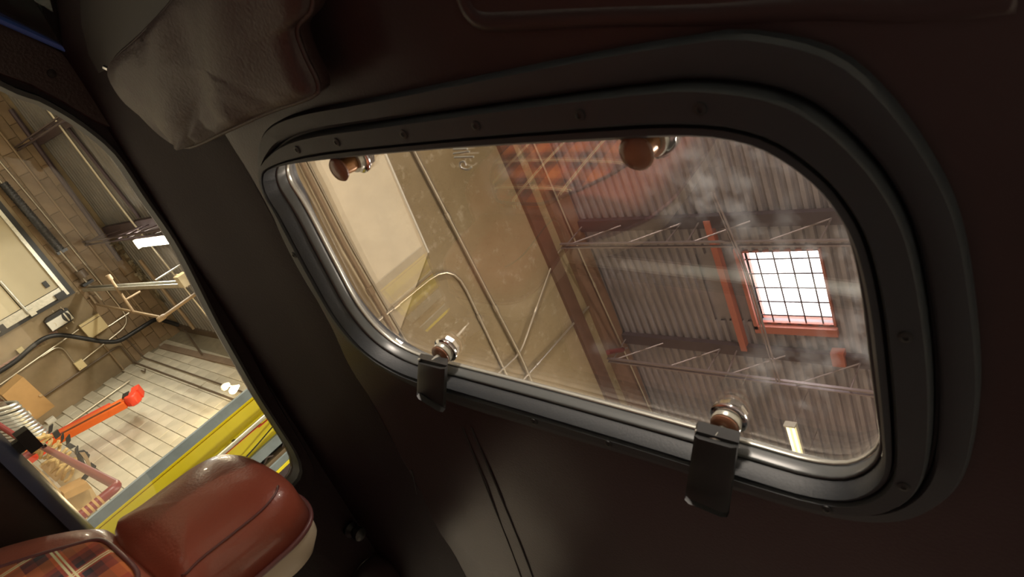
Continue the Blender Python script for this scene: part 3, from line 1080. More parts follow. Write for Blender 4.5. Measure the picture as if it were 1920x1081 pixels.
XR = 10.0
t = root('strap_bundle', xp(125, 850, XR), 0, 'bundle of tan webbing straps hung with black ratchets by the jack', 'straps')
for k in range(24):
    f_ = k / 23
    a = Vector((82 + 62 * f_, 808 + 52 * f_))
    w = 34 - 8 * abs(f_ - .4)
    pts = []
    for s in range(7):
        q = s / 6
        px = a.x - 30 * q + 5 * sin(q * 5 + k) + (6 if k % 2 else 0)
        py = a.y + (20 + 16 * f_) * q + 3 * sin(q * 7 + k * 1.7) + 4
        pts.append(xp(px, py, XR - .1 * sin(q * pi) - random.uniform(0, .06)))
    link('strap', *tube(spline(pts, 3), .021, 6), M['rope'], t, smooth=True)
for k in range(7):
    f_ = k / 6
    c = xp(96 + 58 * f_ + random.uniform(-3, 3), 806 + 40 * f_ + random.uniform(-4, 4), XR - .18)
    link('ratchet', *box(c, (.05, random.uniform(.07, .13), random.uniform(.04, .07)), tuple(Matrix.Rotation(random.uniform(-.8, .8), 3, 'X') @ Vector(v) for v in ((1, 0, 0), (0, 1, 0), (0, 0, 1)))), M['black'], t)
link('buckle', *prism([xp(p[0], p[1], XR - .2) for p in ((146, 846), (158, 843), (169, 852), (166, 860), (156, 858), (148, 852))], (.03, 0, 0)), M['black'], t)
link('buckle_plate', *prism([xp(p[0], p[1], XR - .22) for p in ((149, 848), (159, 847), (165, 856), (173, 878), (168, 880), (160, 862))], (.03, 0, 0)), M['pvc'], t)
link('buckle', *prism([xp(p[0], p[1], XR - .2) for p in ((171, 866), (181, 873), (178, 880), (170, 878))], (.03, 0, 0)), M['black'], t)
link('hook', *tube(bend([xp(148, 852, XR - .2), xp(155, 872, XR - .2), xp(168, 884, XR - .2), xp(156, 898, XR - .2)], .1), .03, 6), M['black'], t)


def carton(name, top, h, x, depth, m, label, lab=None, tape=None):
    t = root(name, xp(*top[2], x), 0, label, 'carton')
    ps = [xp(p[0], p[1], x) for p in top]
    link('carton_body', *prism(ps, (depth, 0, 0)), m, t)
    if lab:
        link('paper_label', *prism([xp(p[0], p[1], x - .012) for p in lab], (.01, 0, 0)), M['label'], t)
    if tape:
        link('tape', *prism([xp(p[0], p[1], x - .012) for p in tape], (.01, 0, 0)), M['kraft'], t)
    return t


carton('cardboard_box', [(4, 741), (43, 706), (103, 761), (59, 793)], 0, 12.6, .5, M['card'], 'brown cardboard box with a white label against the far wall', lab=[(47, 775), (54, 769), (60, 776), (53, 781)],
       tape=[(72, 741), (78, 738), (81, 741), (75, 744)])
carton('cardboard_box', [(0, 752), (4, 748), (57, 795), (40, 808), (0, 775)], 0, 12.9, .45, M['ledger2'], 'dark brown carton under the labelled cardboard box')
carton('kraft_board', [(75, 875), (118, 848), (150, 866), (105, 903)], 0, 10.2, .08, M['kraft'], 'flat kraft board leaning under the strap bundle, uppermost')
carton('kraft_board', [(107, 902), (150, 868), (160, 890), (120, 918)], 0, 10.3, .08, M['creamp'], 'second kraft board below the strap bundle')
carton('kraft_box', [(120, 925), (163, 903), (172, 914), (122, 937)], 0, 9.6, .3, M['card'], 'narrow tan carton lying by the black hook')
carton('kraft_box', [(122, 937), (172, 914), (185, 935), (165, 960), (140, 960)], 0, 9.8, .3, M['kraft'], 'pale kraft carton above the car door sill')
lowz = xp(160, 962, 10.0)
o = link('wooden_crate', *join(box2((9.75, max(lowz.y - .5, -3.9), 0), (11.1, lowz.y + .9, lowz.z - .02)), *[box2((9.73, max(lowz.y - .5, -3.9), z_), (9.75, lowz.y + .9, z_ + .16)) for z_ in (.1, .4, .7, 1.0)]), M['kraft'])
tag(o, 'tall wooden crate carrying the kraft boards and straps', 'crate')
# flexible foil duct
cpts = spline([xp(-8, 762, 11), xp(8, 778, 11), xp(22, 792, 11), xp(38, 806, 11), xp(52, 818, 11)], 40)
t = root('foil_duct', xp(25, 800, 11), 0, 'silver flexible foil duct coiled left of the red rail', 'duct')
hel = []
for i, p in enumerate(cpts):
    a = i * .42
    hel.append(p + Vector((cos(a) * .18, -sin(a) * .1, sin(a) * .2)))
link('coil', *tube(hel, .028, 7), M['duct'], t, smooth=True)
link('core', *tube(cpts[::8], .11, 10), M['dkconduit'], t, smooth=True)
# red rail
RZ = .35
ra, rb, rc = wp(62, 828, 'z', RZ), wp(221, 910, 'z', RZ), None
rr_ = (rb - EYE).length
rc = wp(163, 964, 'y', rb.y - 0)
t = root('guard_rail', (rb.x, rb.y, 0), 0, 'red painted pipe guard rail bent down beside the lift column', 'rail')
rl = wp(-30, 778, 'z', RZ + .02)
down = Vector((rb.x, rb.y, .0))
link('top_pipe', *tube(bend([ext(ra, rb, .3), rb, down], .06), .034, 12), M['redpipe'], t, smooth=True)
link('far_pipe', *tube([wp(-30, 778, 'x', ra.x - EYE.x), wp(45, 827, 'x', ra.x - EYE.x)], .035, 10), M['redpipe'], t, smooth=True)
link('post', *tube([wp(76, 836, 'x', ra.x - EYE.x - .1), wp(40, 860, 'x', ra.x - EYE.x - .1), Vector((ra.x, ra.y, 0))], .045, 10), M['redpipe'], t, smooth=True)
for k in range(4):
    z = rb.z - .12 - k * .035
    link('tape_band', *tube([(rb.x, rb.y, z), (rb.x, rb.y, z - .016)], .036, 12), M['card'], t, smooth=True)

# ---------------------------------------------------------------- yellow lift column
CX = 2.0
ct = Zw(.98)
t = root('lift_column', (CX, -.95, 0), 0, 'yellow two-post lift column with grey edges next to the car door', 'lift')


def cpiece(name, y0, y1, x0, x1, m, label=None, top=ct):
    return link(name, *box2((CX + x0, y0, 0.02), (CX + x1, y1, top)), m, t, label=label)


cpiece('edge_flange', -.822, -.792, -.02, -.008, M['bluegrey'], 'blue-grey steel edge')
V = prism([(CX - .02, -.822, .02), (CX + .015, -.845, .02), (CX + .03, -.845, .02), (CX + .03, -.822, .02)], (0, 0, ct - .02))
link('side_web', *V, M['yellow2'], t, label='yellow return painted darker for its shade')
cpiece('face_plate', -.99, -.845, .01, .03, M['yellow'], 'bright yellow face')
cpiece('inner_flange', -1.022, -.988, -.004, .03, M['bluegrey'], 'blue-grey inner channel')
cpiece('recess', -1.05, -1.022, .03, .05, M['black'])
for i in range(26):
    z = .3 + i * .075
    for s in (0, 1):
        link('lattice_bar', *tube([(CX + .02, -1.022 - .026 * s, z), (CX + .02, -1.048 + .026 * s, z + .0375)], .004, 5), M['ltsteel'], t)
cpiece('cable_guard', -1.058, -1.046, .0, .03, M['pvc'], 'tan cable guard')
cpiece('outer_channel', -1.082, -1.058, -.01, .02, M['bluegrey'])
cpiece('yellow_edge', -1.092, -1.082, -.012, .02, M['yellow'])
cpiece('outer_plate', -1.16, -1.092, 0, .03, M['dksteel'])
cpiece('back_plate', -1.16, -.85, .05, .062, M['yellow2'])
link('hydraulic_pipe', *tube([(CX - .006, -.907, .1), (CX - .006, -.907, ct)], .008, 10), M['galv'], t, smooth=True)
link('pipe_clip', *box((CX - .004, -.907, Zw(.44)), (.012, .016, .010)), M['black'], t)
link('red_wire', *tube(spline([(CX, -.917, .2), (CX, -.919, Zw(.4)), (CX, -.925, Zw(.55)), (CX, -.917, ct)], 6), .0025, 6), M['redor'], t)
link('black_wire', *tube(spline([(CX, -.99, Zw(.30)), (CX, -.972, Zw(.46)), (CX, -.955, Zw(.57)), (CX, -.925, Zw(.75)), (CX, -.92, ct)], 6), .0022, 6), M['black'], t)
link('base_plate', *box2((CX - .25, -1.2, 0), (CX + .3, -.7, .03)), M['bluegrey'], t)
link('cap', *box2((CX - .03, -1.17, ct), (CX + .064, -.79, ct + .02)), M['yellow2'], t)

# ================================================================== THE CAR
WLN = .48        # headliner height above the eye
cabin = root('car_cabin', None, 0, 'dark maroon vinyl cabin of a vehicle around the sunroof and side window', 'car interior', matrix=CARM)


def clink(name, pts, faces, m, parent, smooth=False, label=None):
    return link(name, [car(p) for p in pts], faces, m, parent, smooth, label)


ipx = [(545, 299), (620, 288), (850, 265), (1160, 245), (1300, 237), (1380, 242), (1450, 262), (1530, 315), (1580, 375), (1610, 440), (1632, 540), (1646, 660), (1657, 760), (1661, 830),
       (1640, 868), (1592, 889), (1530, 885), (1470, 870), (1300, 820), (1150, 778), (1000, 737), (850, 697), (770, 673), (710, 637), (660, 580), (615, 500), (560, 395), (530, 345), (526, 313)]
opx = [(505, 238), (560, 213), (680, 190), (800, 166), (1100, 106), (1300, 72), (1400, 63), (1550, 95), (1650, 170), (1740, 290), (1800, 420), (1830, 600), (1836, 750), (1812, 880), (1760, 945),
       (1680, 975), (1560, 966), (1400, 922), (1250, 872), (1000, 798), (850, 752), (745, 705), (655, 635), (590, 550), (530, 440), (492, 335), (487, 275)]
il = spline([vp(*p, 'w', .495) for p in ipx], 6, True)
ol = spline([vp(*p, 'w', .470) for p in opx], 6, True)
CU, CV = .5, -.40
NA = 192
ANG = [2 * pi * i / NA for i in range(NA)]
KX = 2.0     # anisotropic polar frame: u is squeezed so the corners are sampled evenly
ri = polar([(p.x / KX, p.y) for p in il], CU / KX, CV, ANG)
ro = polar([(p.x / KX, p.y) for p in ol], CU / KX, CV, ANG)


def rloop(t, w, extra=0):
    return [Vector((CU + KX * cos(a) * (i_ + (o_ - i_) * t + extra), CV + sin(a) * (i_ + (o_ - i_) * t + extra), w)) for a, i_, o_ in zip(ANG, ri, ro)]


def roofw(u, v):
    def ss(x):
        x = max(0, min(1, x))
        return x * x * (3 - 2 * x)
    return WLN - .030 * ss((u - 1.03) / .3) - .09 * ss((-.0 - u) / .36) - .03 * ss((v + .05) / .2) - .10 * ss((-1.5 - v) / .7)


KS = RS
# headliner: from the sunroof opening out to the rails
outer = []
for a in ANG:
    dx, dy = KX * cos(a), sin(a)
    ts = []
    if dx > 1e-9:
        ts.append((1.345 - CU) / dx)
    if dx < -1e-9:
        ts.append((-.42 - CU) / dx)
    if dy > 1e-9:
        ts.append((.13 - CV) / dy)
    if dy < -1e-9:
        ts.append((-2.3 - CV) / dy)
    outer.append(min(ts))
loops = []
KR = 22
for k in range(KR + 1):
    f_ = (k / KR) ** 1.25
    lp = []
    for a, o_, q in zip(ANG, ro, outer):
        r = o_ - .004 + (q - o_ + .004) * f_
        u, v = CU + KX * cos(a) * r, CV + sin(a) * r
        w = roofw(u, v)
        bul = .0015 * sin(u * 23 + v * 7) * sin(v * 19 - u * 5) * min(1, f_ * 6)
        lp.append(Vector((u, v, w + bul)))
    loops.append(lp)
V, F = loft(loops)

clink('headliner', V, F, M['liner'], cabin, smooth='all')
# matt rail along the edge of the roof
rows = []
for i in range(61):
    v = -2.3 + i * .0405
    u0 = .975
    row = []
    for k in range(9):
        u = u0 + (1.345 - u0) * k / 8
        row.append(Vector((u, v, roofw(u, v) - (.004 if 0 < k else -.002) - .002)))
    rows.append(row)
V = [p for r in rows for p in r]
F = [(i * 9 + k, i * 9 + k + 1, (i + 1) * 9 + k + 1, (i + 1) * 9 + k) for i in range(60) for k in range(8)]
clink('roof_rail', V, F, M['rail'], cabin, smooth='all', label='matt dark roof rail above the side window')
# welts sewn along the rear headliner
for px in (((868, 800), (920, 930), (978, 1081)), ((884, 800), (940, 930), (1000, 1081)), ((757, 880), (785, 1000), (806, 1090)), ((772, 880), (800, 1000), (826, 1090))):
    pts = [vp(*p, 'w', WLN) for p in px]
    pts = [Vector((p.x, p.y, roofw(p.x, p.y) - .0012)) for p in pts]
    q = ext(pts[-1], pts[-2], .5)
    q.z = roofw(q.x, q.y) - .0005
    clink('seam', *tube(spline(pts + [q], 8), .0016, 6), M['seam'], cabin, smooth=True)
# front roll of the headliner over the windscreen
pts = [vp(*p, 'w', .45) for p in ((835, -20), (830, 20), (860, 58), (930, 62), (1100, 56), (1300, 54), (1500, 44), (1700, 48), (1900, 30))]
clink('header_roll', *tube(spline([Vector((p.x, p.y, roofw(p.x, p.y) + .009)) for p in pts], 6), .0125, 10), M['liner'], cabin, smooth='all')

KS = 1.0
# side panel with the door window opening (plane u = 1.22)
US = 1.22
wtop = [(0, 160), (60, 183), (110, 209), (160, 242), (215, 291), (270, 372), (330, 460), (400, 596), (440, 668), (480, 738), (520, 800), (550, 848)]
lo2 = [vp(*p, 'u', US) for p in wtop]
win = [(p.y, p.z) for p in lo2]
win = [(.62, -.12), (.40, .03), (.16, .19)] + win
win += [(-.945, .362), (-.955, .33), (-.955, .25), (-.94, .06), (-.90, -.02), (-.6, -.04), (-.2, -.06), (.2, -.09), (.5, -.14)]
wloop = spline([Vector((a, b, 0)) for a, b in win], 6, True)
wc = (-.42, .14)
WANG = [2 * pi * i / 160 for i in range(160)]
wr_ = polar([(p.x / 2, p.y) for p in wloop], wc[0] / 2, wc[1], WANG)


def wl(u, d):
    return [Vector((u, wc[0] + 2 * cos(a) * (r + d), wc[1] + sin(a) * (r + d))) for a, r in zip(WANG, wr_)]


def wl_out(u):
    out = []
    for a in WANG:
        dx, dy = 2 * cos(a), sin(a)
        ts = []
        if dx > 1e-9:
            ts.append((.95 - wc[0]) / dx)
        if dx < -1e-9:
            ts.append((-1.40 - wc[0]) / dx)
        if dy > 1e-9:
            ts.append((.43 - wc[1]) / dy)
        if dy < -1e-9:
            ts.append((-.75 - wc[1]) / dy)
        t_ = min(ts)
        out.append(Vector((u, wc[0] + dx * t_, wc[1] + dy * t_)))
    return out


V, F = loft([wl(US + .04, .004), wl(US, .0), wl(US - .006, .006), wl(US - .006, .03), wl(US + .004, .036), wl_out(US + .004)])
clink('side_panel', V, F, M['rail'], cabin, smooth=True)
V, F = loft([wl(US + .01, -.004), wl(US - .010, -.002), wl(US - .012, .003), wl(US - .006, .005)])
clink('window_seal', V, F, M['black'], cabin, smooth=True, label='black rubber seal round the door window')
V, F = loft([wl(US + .032, .003), wl(US + .036, .003)], cap0=True, cap1=True)
clink('door_glass', V, F, M['sideglass'], cabin)
# rear quarter: pillar, open quarter light behind
for (lo, hi) in (((US, -1.50, -.75), (US + .04, -1.395, .43)), ((US, -2.4, .31), (US + .04, -1.395, .45)), ((US, -2.4, -.75), (US + .04, -1.395, -.08)), ((US, -2.5, -.75), (US + .04, -2.2, .45))):
    clink('quarter_panel', *box2(lo, hi), M['liner2'], cabin)
# driver side: sill and rail only (unseen window left open to let light in), floor and rear sill
clink('driver_panel', *box2((-.46, -2.4, -.75), (-.42, .9, -.06)), M['liner2'], cabin)
clink('driver_rail', *box2((-.46, -2.4, .33), (-.42, .9, .42)), M['liner2'], cabin)
clink('driver_pillar', *box2((-.46, -1.2, -.1), (-.42, -.95, .4)), M['liner2'], cabin)
clink('cabin_floor', *box2((-.46, -2.4, -.78), (US + .04, 1.2, -.75)), M['carpet'], cabin)
clink('rear_sill', *box2((-.46, -2.44, -.75), (US + .04, -2.4, .05)), M['liner2'], cabin)
clink('dashboard', *box2((-.42, .55, -.5), (US, .95, -.14)), M['trim'], cabin)
# rear deck behind the seats with a pale rail across
clink('rear_deck', *box2((-.42, -2.38, -.42), (US - .02, -.86, -.38)), M['carpet'], cabin)
clink('deck_rail', *tube([(-.12, -.82, -.162), (.86, -.82, -.162)], .014, 12), M['belt'], cabin, smooth=True, label='pale cross rail behind the seats')
clink('deck_rail_lip', *tube([(-.12, -.845, -.185), (.86, -.845, -.185)], .006, 8), M['belt'], cabin, smooth=True)
clink('deck_bulkhead', *box2((-.42, -.875, -.75), (1.1, -.855, -.17)), M['trim'], cabin)
# door card top
dp = []
for v in [-.96 + i * .1 for i in range(18)]:
    dp.append([Vector((u, v, w)) for u, w in ((US + .05, -.02), (US + .0, .012), (US - .05, .018), (US - .085, .008), (US - .105, -.02), (US - .11, -.08), (US - .09, -.3), (US - .09, -.75))])
n = len(dp[0])
V = [p for r in dp for p in r]
F = [(i * n + j, i * n + j + 1, (i + 1) * n + j + 1, (i + 1) * n + j) for i in range(len(dp) - 1) for j in range(n - 1)]
clink('door_card', V, F, M['door'], cabin, smooth='all', label='dark padded door card below the side window')
dt = []
for v in [-.96 + i * .1 for i in range(18)]:
    dt.append([Vector((u, v, w)) for u, w in ((US + .01, .016), (US - .05, .0215), (US - .088, .0105), (US - .1, -.004))])
n = 4
V = [p for r in dt for p in r]
F = [(i * n + j, i * n + j + 1, (i + 1) * n + j + 1, (i + 1) * n + j) for i in range(len(dt) - 1) for j in range(n - 1)]
clink('sill_highlight_strip', V, F, M['doortop_highlight'], cabin, smooth='all', label='sill strip with a blue-grey highlight painted in')  # the door top's bluish highlight is painted as this strip
# black catch on the sill
cc = vp(52, 824, 'u', US - .05)
clink('sill_catch', *box(cc, (.02, .037, .019)), M['black'], cabin, label='black catch on the door sill')
clink('sill_catch_stem', *box2((cc.x - .006, cc.y - .01, .005), (cc.x + .006, cc.y + .01, cc.z)), M['black'], cabin)
clink('sill_catch_tip', *tube([cc + Vector((-.0, -.021, .01)), cc + Vector((0, -.026, .01))], .004, 8), M['chrome'], cabin)
# windscreen pillar trim, screw, header, windscreen
pu = US - .02
pp = [vp(*p, 'u', pu) for p in ((-60, 15), (0, 43), (70, 70), (143, 100), (180, 140), (207, 185), (217, 215), (208, 238), (180, 226), (120, 190), (60, 158), (0, 136), (-60, 112))]
clink('pillar_trim', *prism(pp, (.03, 0, 0)), M['visor'], cabin, smooth=True, label='brown windscreen pillar trim')
sp_ = vp(97, 138, 'u', pu)
clink('pillar_screw', *lathe(sp_, (-1, 0, 0), [(.007, 0), (.006, .003), (.001, .004)], 10), M['seam'], cabin)
b0, b1 = vp(-60, 10, 'u', pu - .012), vp(143, 99, 'u', pu - .012)
clink('screen_seal', *tube([b0, b1], .006, 8), M['blue'], cabin, smooth=True, label='rubber windscreen seal with a blue highlight painted in')  # blue highlight of the seal is put into its colour
b0, b1 = vp(-60, -2, 'u', pu - .012), vp(143, 88, 'u', pu - .012)
clink('screen_seal', *tube([b0, b1], .005, 8), M['black'], cabin, smooth=True)
hp_ = [vp(*p, 'w', .42) for p in ((141, -60), (141, 0), (144, 100), (180, 140), (215, 120), (330, -10), (340, -60))]
clink('screen_header', *prism(hp_, (0, 0, .04)), M['trim'], cabin, label='dark header between windscreen and visor')
clink('windscreen', *prism([(US, -.03, .42), (1.06, .09, .43), (.4, .16, .44), (-.42, .16, .44), (-.42, .62, -.14), (US, .62, -.14)], (0, .005, .004)), M['wsglass'], cabin)
clink('added_tint_band', *prism([(US, -.03, .42), (1.06, .09, .43), (.4, .16, .44), (-.42, .16, .44), (-.42, .21, .377), (.93, .16, .38), (1.03, .23, .29), (US, .26, .18)], (0, -.004, -.003)), M['tint'], cabin, label='tinted band added to darken the windscreen top, dipping at the pillar')  # shaped to darken the corner yet pass light to the seat
clink('header_bar', *tube(spline([(US - .02, .0, .43), (1.0, .09, .435), (.5, .135, .44), (-.4, .14, .44)], 6), .022, 10), M['trim'], cabin, smooth='all')
# coat hook and belt cover on the rear pillar
hk = vp(655, 990, 'u', US)
clink('coat_hook', *lathe(hk, (-1, 0, 0), [(.018, 0), (.02, .01), (.012, .02), (.018, .035), (.016, .045), (.003, .05)], 14), M['black'], cabin, smooth=True)
bcv = vp(725, 1112, 'u', 1.16)
clink('belt_cover', *lathe(bcv + Vector((.07, 0, 0)), (-1, 0, 0), [(.075, 0), (.078, .02), (.066, .05), (.04, .066), (.004, .072)], 28), M['liner'], cabin, smooth='all', label='round maroon belt cover')

KS = RS
# ---------------------------------------------------------------- sun visor
vpx = [(207, 123), (262, 66), (322, 0), (380, -100), (470, -150), (565, -60), (580, 14), (552, 55), (568, 108), (592, 160), (578, 184), (500, 212), (420, 248), (350, 278), (310, 262), (270, 226), (232, 180)]
vl = spline([vp(*p, 'w', .432) for p in vpx], 4, True)
cen = sum(vl, Vector()) / len(vl)
vis = root('sun_visor', None, 0, 'brown leather sun visor folded against the roof ahead of the sunroof', 'visor', matrix=CARM @ Matrix.Translation(cen * KS))


def vis_w(p):
    a = Vector((p.x - cen.x, p.y - cen.y))
    return .006 * sin(a.x * 38 + a.y * 30) * (1 if a.x > -.02 else .5) + .008 * sin(a.x * 90 - a.y * 60) * max(0, min(1, (a.y + .05) * -12 + .3))


loops = []
for f_, dz in ((1, .022), (1.0, .006), (.985, -.002), (.95, -.007), (.8, -.011), (.6, -.013), (.4, -.014), (.2, -.014), (.02, -.014)):
    loops.append([Vector((cen.x + (p.x - cen.x) * f_, cen.y + (p.y - cen.y) * f_, cen.z + dz)) + Vector((0, 0, vis_w(Vector((cen.x + (p.x - cen.x) * f_, cen.y + (p.y - cen.y) * f_, 0))) if f_ < .97 else 0)) for p in vl])
V, F = loft(loops, cap0=True, cap1=True)
clink('pad', V, F, M['visor'], vis, smooth='all')
clink('stitched_edge', *tube([p + Vector((0, 0, .004)) for p in vl], .003, 6, closed=True), M['visor'], vis, smooth='all')
pv = vp(205, 131, 'w', .43)
clink('pivot_pin', *tube([pv + Vector((.01, .005, .0)), pv + Vector((-.01, -.003, 0))], .004, 8), M['chrome'], vis)

# ---------------------------------------------------------------- sunroof
sun = root('sunroof', None, 0, 'tinted glass sunroof with charcoal frame set in the maroon headliner', 'sunroof', matrix=CARM @ Matrix.Translation(Vector((CU, CV, .46)) * KS))
prof = [(1.0, .484), (1.0, .470), (.965, .4665), (.70, .4655), (.655, .468), (.635, .477), (.60, .477), (.585, .462), (.555, .4595), (.25, .4595), (.215, .463), (.205, .470), (.185, .470), (.165, .464), (.09, .463), (.03, .470), (.0, .480), (-.02, .494)]
V, F = loft([rloop(t_, w) for t_, w in prof])
frame = clink('frame', V, F, M['ring'], sun, smooth=True, label='charcoal plastic frame')
V, F = loft([rloop(-.02, .488), rloop(-.055, .486), rloop(-.085, .490), rloop(-.095, .498), rloop(-.06, .506), rloop(-.02, .508)])
clink('seal', V, F, M['seal'], sun, smooth='all', label='grey rubber glass seal')
V, F = loft([rloop(-.07, .5065), rloop(-.10, .5055), rloop(-.118, .5085), rloop(-.105, .512), rloop(-.05, .513)])
clink('edge_trim', V, F, M['alu'], sun, smooth='all', label='pale metal edge trim')
V, F = loft([rloop(.02, .513), rloop(.02, .518)], cap0=True, cap1=True)
pane = clink('glass_pane', V, F, M['glass'], sun, label='tinted glass pane with dried smears')
V, F = loft([rloop(-.02, .494), rloop(.03, .497), rloop(.1, .52), rloop(.5, .53), rloop(1.0, .52), rloop(1.0, .484)])
clink('outer_flange', V, F, M['ring'], sun, smooth=True)
for (px, py) in ((530, 263), (618, 249), (740, 233), (880, 216), (1085, 202), (1335, 178), (1005, 787), (1138, 829), (1535, 947), (1690, 905), (1745, 640), (570, 480)):
    p = vp(px, py, 'w', .4595)
    # snap onto the flange
    a = math.atan2(p.y - CV, (p.x - CU) / KX)
    i = int(round(a / (2 * pi) * NA)) % NA
    r = ri[i] + (ro[i] - ri[i]) * .40
    p = Vector((CU + KX * cos(ANG[i]) * r, CV + sin(ANG[i]) * r, .4595))
    link('screw', *[(lambda vf: ([car(q) for q in vf[0]], vf[1]))(lathe(p, (0, 0, -1), [(.006, -.002), (.0055, .0012), (.0025, .002), (.0022, .001)], 12))][0], M['blackrub'], frame, smooth=True)


def knob(px, py, w_cap, front, label):
    """clamp stud through the glass: washers, barrel and mushroom cap"""
    k = bpy.data.objects.new('latch', None)
    c = vp(px, py, 'w', w_cap)
    g = .513
    COL.objects.link(k)
    mtx = CARM @ Matrix.Translation(Vector((c.x, c.y, g)) * KS)
    k.parent = sun
    k.matrix_parent_inverse = Matrix.Identity(4)
    k.matrix_basis = ROOTM[sun.name].inverted() @ mtx
    ROOTM[k.name] = mtx
    P = lambda name, vf, m, lb=None: link(name, [car(q) for q in vf[0]], vf[1], m, k, smooth=True, label=lb)
    base = Vector((c.x, c.y, g))
    dn = (0, 0, -1)
    P('washer', lathe(base, dn, [(.021, 0), (.0225, .002), (.0225, .005), (.020, .0065)], 24), M['chrome'], 'chrome washer')
    P('gasket', lathe(base + Vector((0, 0, -.0065)), dn, [(.017, 0), (.018, .004), (.017, .008)], 20), M['alu'])
    P('barrel', lathe(base + Vector((0, 0, -.0145)), dn, [(.012, 0), (.013, .005), (.011, (g - w_cap) - .02)], 16), M['amber'], 'amber barrel')
    h = g - w_cap
    P('cap', lathe(Vector((c.x, c.y, w_cap + .008)), dn, [(.011, 0), (.016, .002), (.0172, .005), (.015, .008), (.008, .0095), (.001, .010)], 24), M['brass'], 'brown mushroom cap')
    # nut on the outer side
    P('outer_nut', lathe(Vector((c.x, c.y, .518)), (0, 0, 1), [(.018, 0), (.018, .006), (.012, .009)], 8), M['chrome'])
    return k, c


for (px, py) in ((632, 320), (1190, 290)):
    k, c = knob(px, py, .470, True, None)
    a = Vector((c.x + .012, c.y + .005, .492))
    e = Vector((c.x + .025, c.y + .045, .482))
    link('hinge_arm', *(lambda vf: ([car(q) for q in vf[0]], vf[1]))(tube([Vector((c.x, c.y, .488)), a, e], [.009, .009, .011], 8)), M['black'], k, smooth=True)
for (px, py, strap) in ((823, 668, [(782, 676), (832, 688), (828, 772), (779, 742)]), (1356, 803, [(1301, 812), (1381, 834), (1362, 969), (1282, 936)])):
    k, c = knob(px, py, .492, False, None)
    link('stem', *(lambda vf: ([car(q) for q in vf[0]], vf[1]))(tube([Vector((c.x, c.y, .494)), vp((strap[0][0] + strap[1][0]) / 2, (strap[0][1] + strap[1][1]) / 2, 'w', .462)], .005, 8)), M['alu'], k, smooth=True, label='pale stem')
    rows = []
    for f_, w in ((-.1, .475), (0, .461), (.06, .452), (.25, .446), (.5, .444), (.75, .440), (.9, .436), (1.0, .430), (1.03, .426)):
        A_ = Vector((strap[0][0], strap[0][1])).lerp(Vector((strap[3][0], strap[3][1])), f_)
        B_ = Vector((strap[1][0], strap[1][1])).lerp(Vector((strap[2][0], strap[2][1])), f_)
        rows.append((vp(A_.x, A_.y, 'w', w), vp(B_.x, B_.y, 'w', w)))
    loops = []
    for (a, b) in rows:
        th = Vector((0, 0, .010))
        m1 = a.lerp(b, .12)
        m2 = a.lerp(b, .88)
        loops.append([a + Vector((0, 0, .003)), m1, m2, b + Vector((0, 0, .003)), b + th, a + th])
    V, F = loft(loops, cap0=True, cap1=True)
    clink('strap', V, F, M['blackrub'], k, smooth=True, label='black pull strap over the frame')
    rim = [rows[1][0] + Vector((0, 0, .004)), rows[1][0].lerp(rows[1][1], .5) + Vector((0, 0, .001)), rows[1][1] + Vector((0, 0, .004))]
    clink('strap_edge', *tube(rim, .0022, 6), M['alu'], k, smooth=True)

# etched maker's mark on the glass
mk = []
for pts in (((884, 313), (876, 318), (864, 314), (863, 305), (870, 303), (873, 310)), ((850, 288), (880, 284)), ((852, 295), (888, 294)), ((850, 280), (876, 279))):
    mk.append(tube(spline([vp(*p, 'w', .5125) for p in pts], 4), .0012, 5))
clink('etched_mark', *join(*mk), M['alu'], sun, label='pale etched mark on the glass')

KS = 1.0
# ---------------------------------------------------------------- passenger seat
SU, SV = .853, -.565
seat = root('passenger_seat', None, 0, 'red-brown vinyl bucket seat with plaid cloth centre and tall headrest', 'car seat', matrix=CARM @ Matrix.Translation((SU, SV + .1, -.75)))


def lean(w):
    return SV + (-.10 * (w - .0) if w < 0 else -.12 * w)


def seat_loops(half, steps, n=10):
    """half outline (half-width, w) from the top centre down; lofted along v with insets"""
    pts = [Vector((h, w)) for h, w in half]
    full = pts + [Vector((-p.x, p.y)) for p in reversed(pts)]
    full = [Vector((p.x, p.y, 0)) for i, p in enumerate(full) if i == 0 or (p - full[i - 1]).length > 1e-5]
    if (full[0] - full[-1]).length < 1e-5:
        full.pop()
    kk = len(full)
    rnd = []
    for i in range(kk):
        a, b, c_ = full[i - 1], full[i], full[(i + 1) % kk]
        p, q = b.lerp(a, min(.45, .022 / (a - b).length)), b.lerp(c_, min(.45, .022 / (c_ - b).length))
        for j in range(5):
            t_ = j / 4
            rnd.append(p * (1 - t_) ** 2 + b * 2 * t_ * (1 - t_) + q * t_ * t_)
    full = [Vector((p.x, p.y, 0)) for p in rnd]
    c = sum(full, Vector()) / len(full)
    k = len(full)
    area = sum(full[i].x * full[(i + 1) % k].y - full[(i + 1) % k].x * full[i].y for i in range(k))
    sgn = 1 if area > 0 else -1
    loops = []
    for inset, d in steps:
        lp = []
        for i, p in enumerate(full):
            q = p + (c - p).normalized() * (inset * 1.15)
            lp.append(Vector((SU + q.x, lean(q.y) - d, q.y)))
        loops.append(lp)
    return loops


def capped(loops, bulge):
    """closes the first loop with shrinking rings (a padded front)"""
    l0 = loops[0]
    c = sum(l0, Vector()) / len(l0)
    pre = []
    for f_, b in ((.04, 1), (.35, .92), (.65, .66), (.88, .28)):
        pre.append([c.lerp(p, f_) + Vector((0, bulge * b, 0)) for p in l0])
    return pre + loops


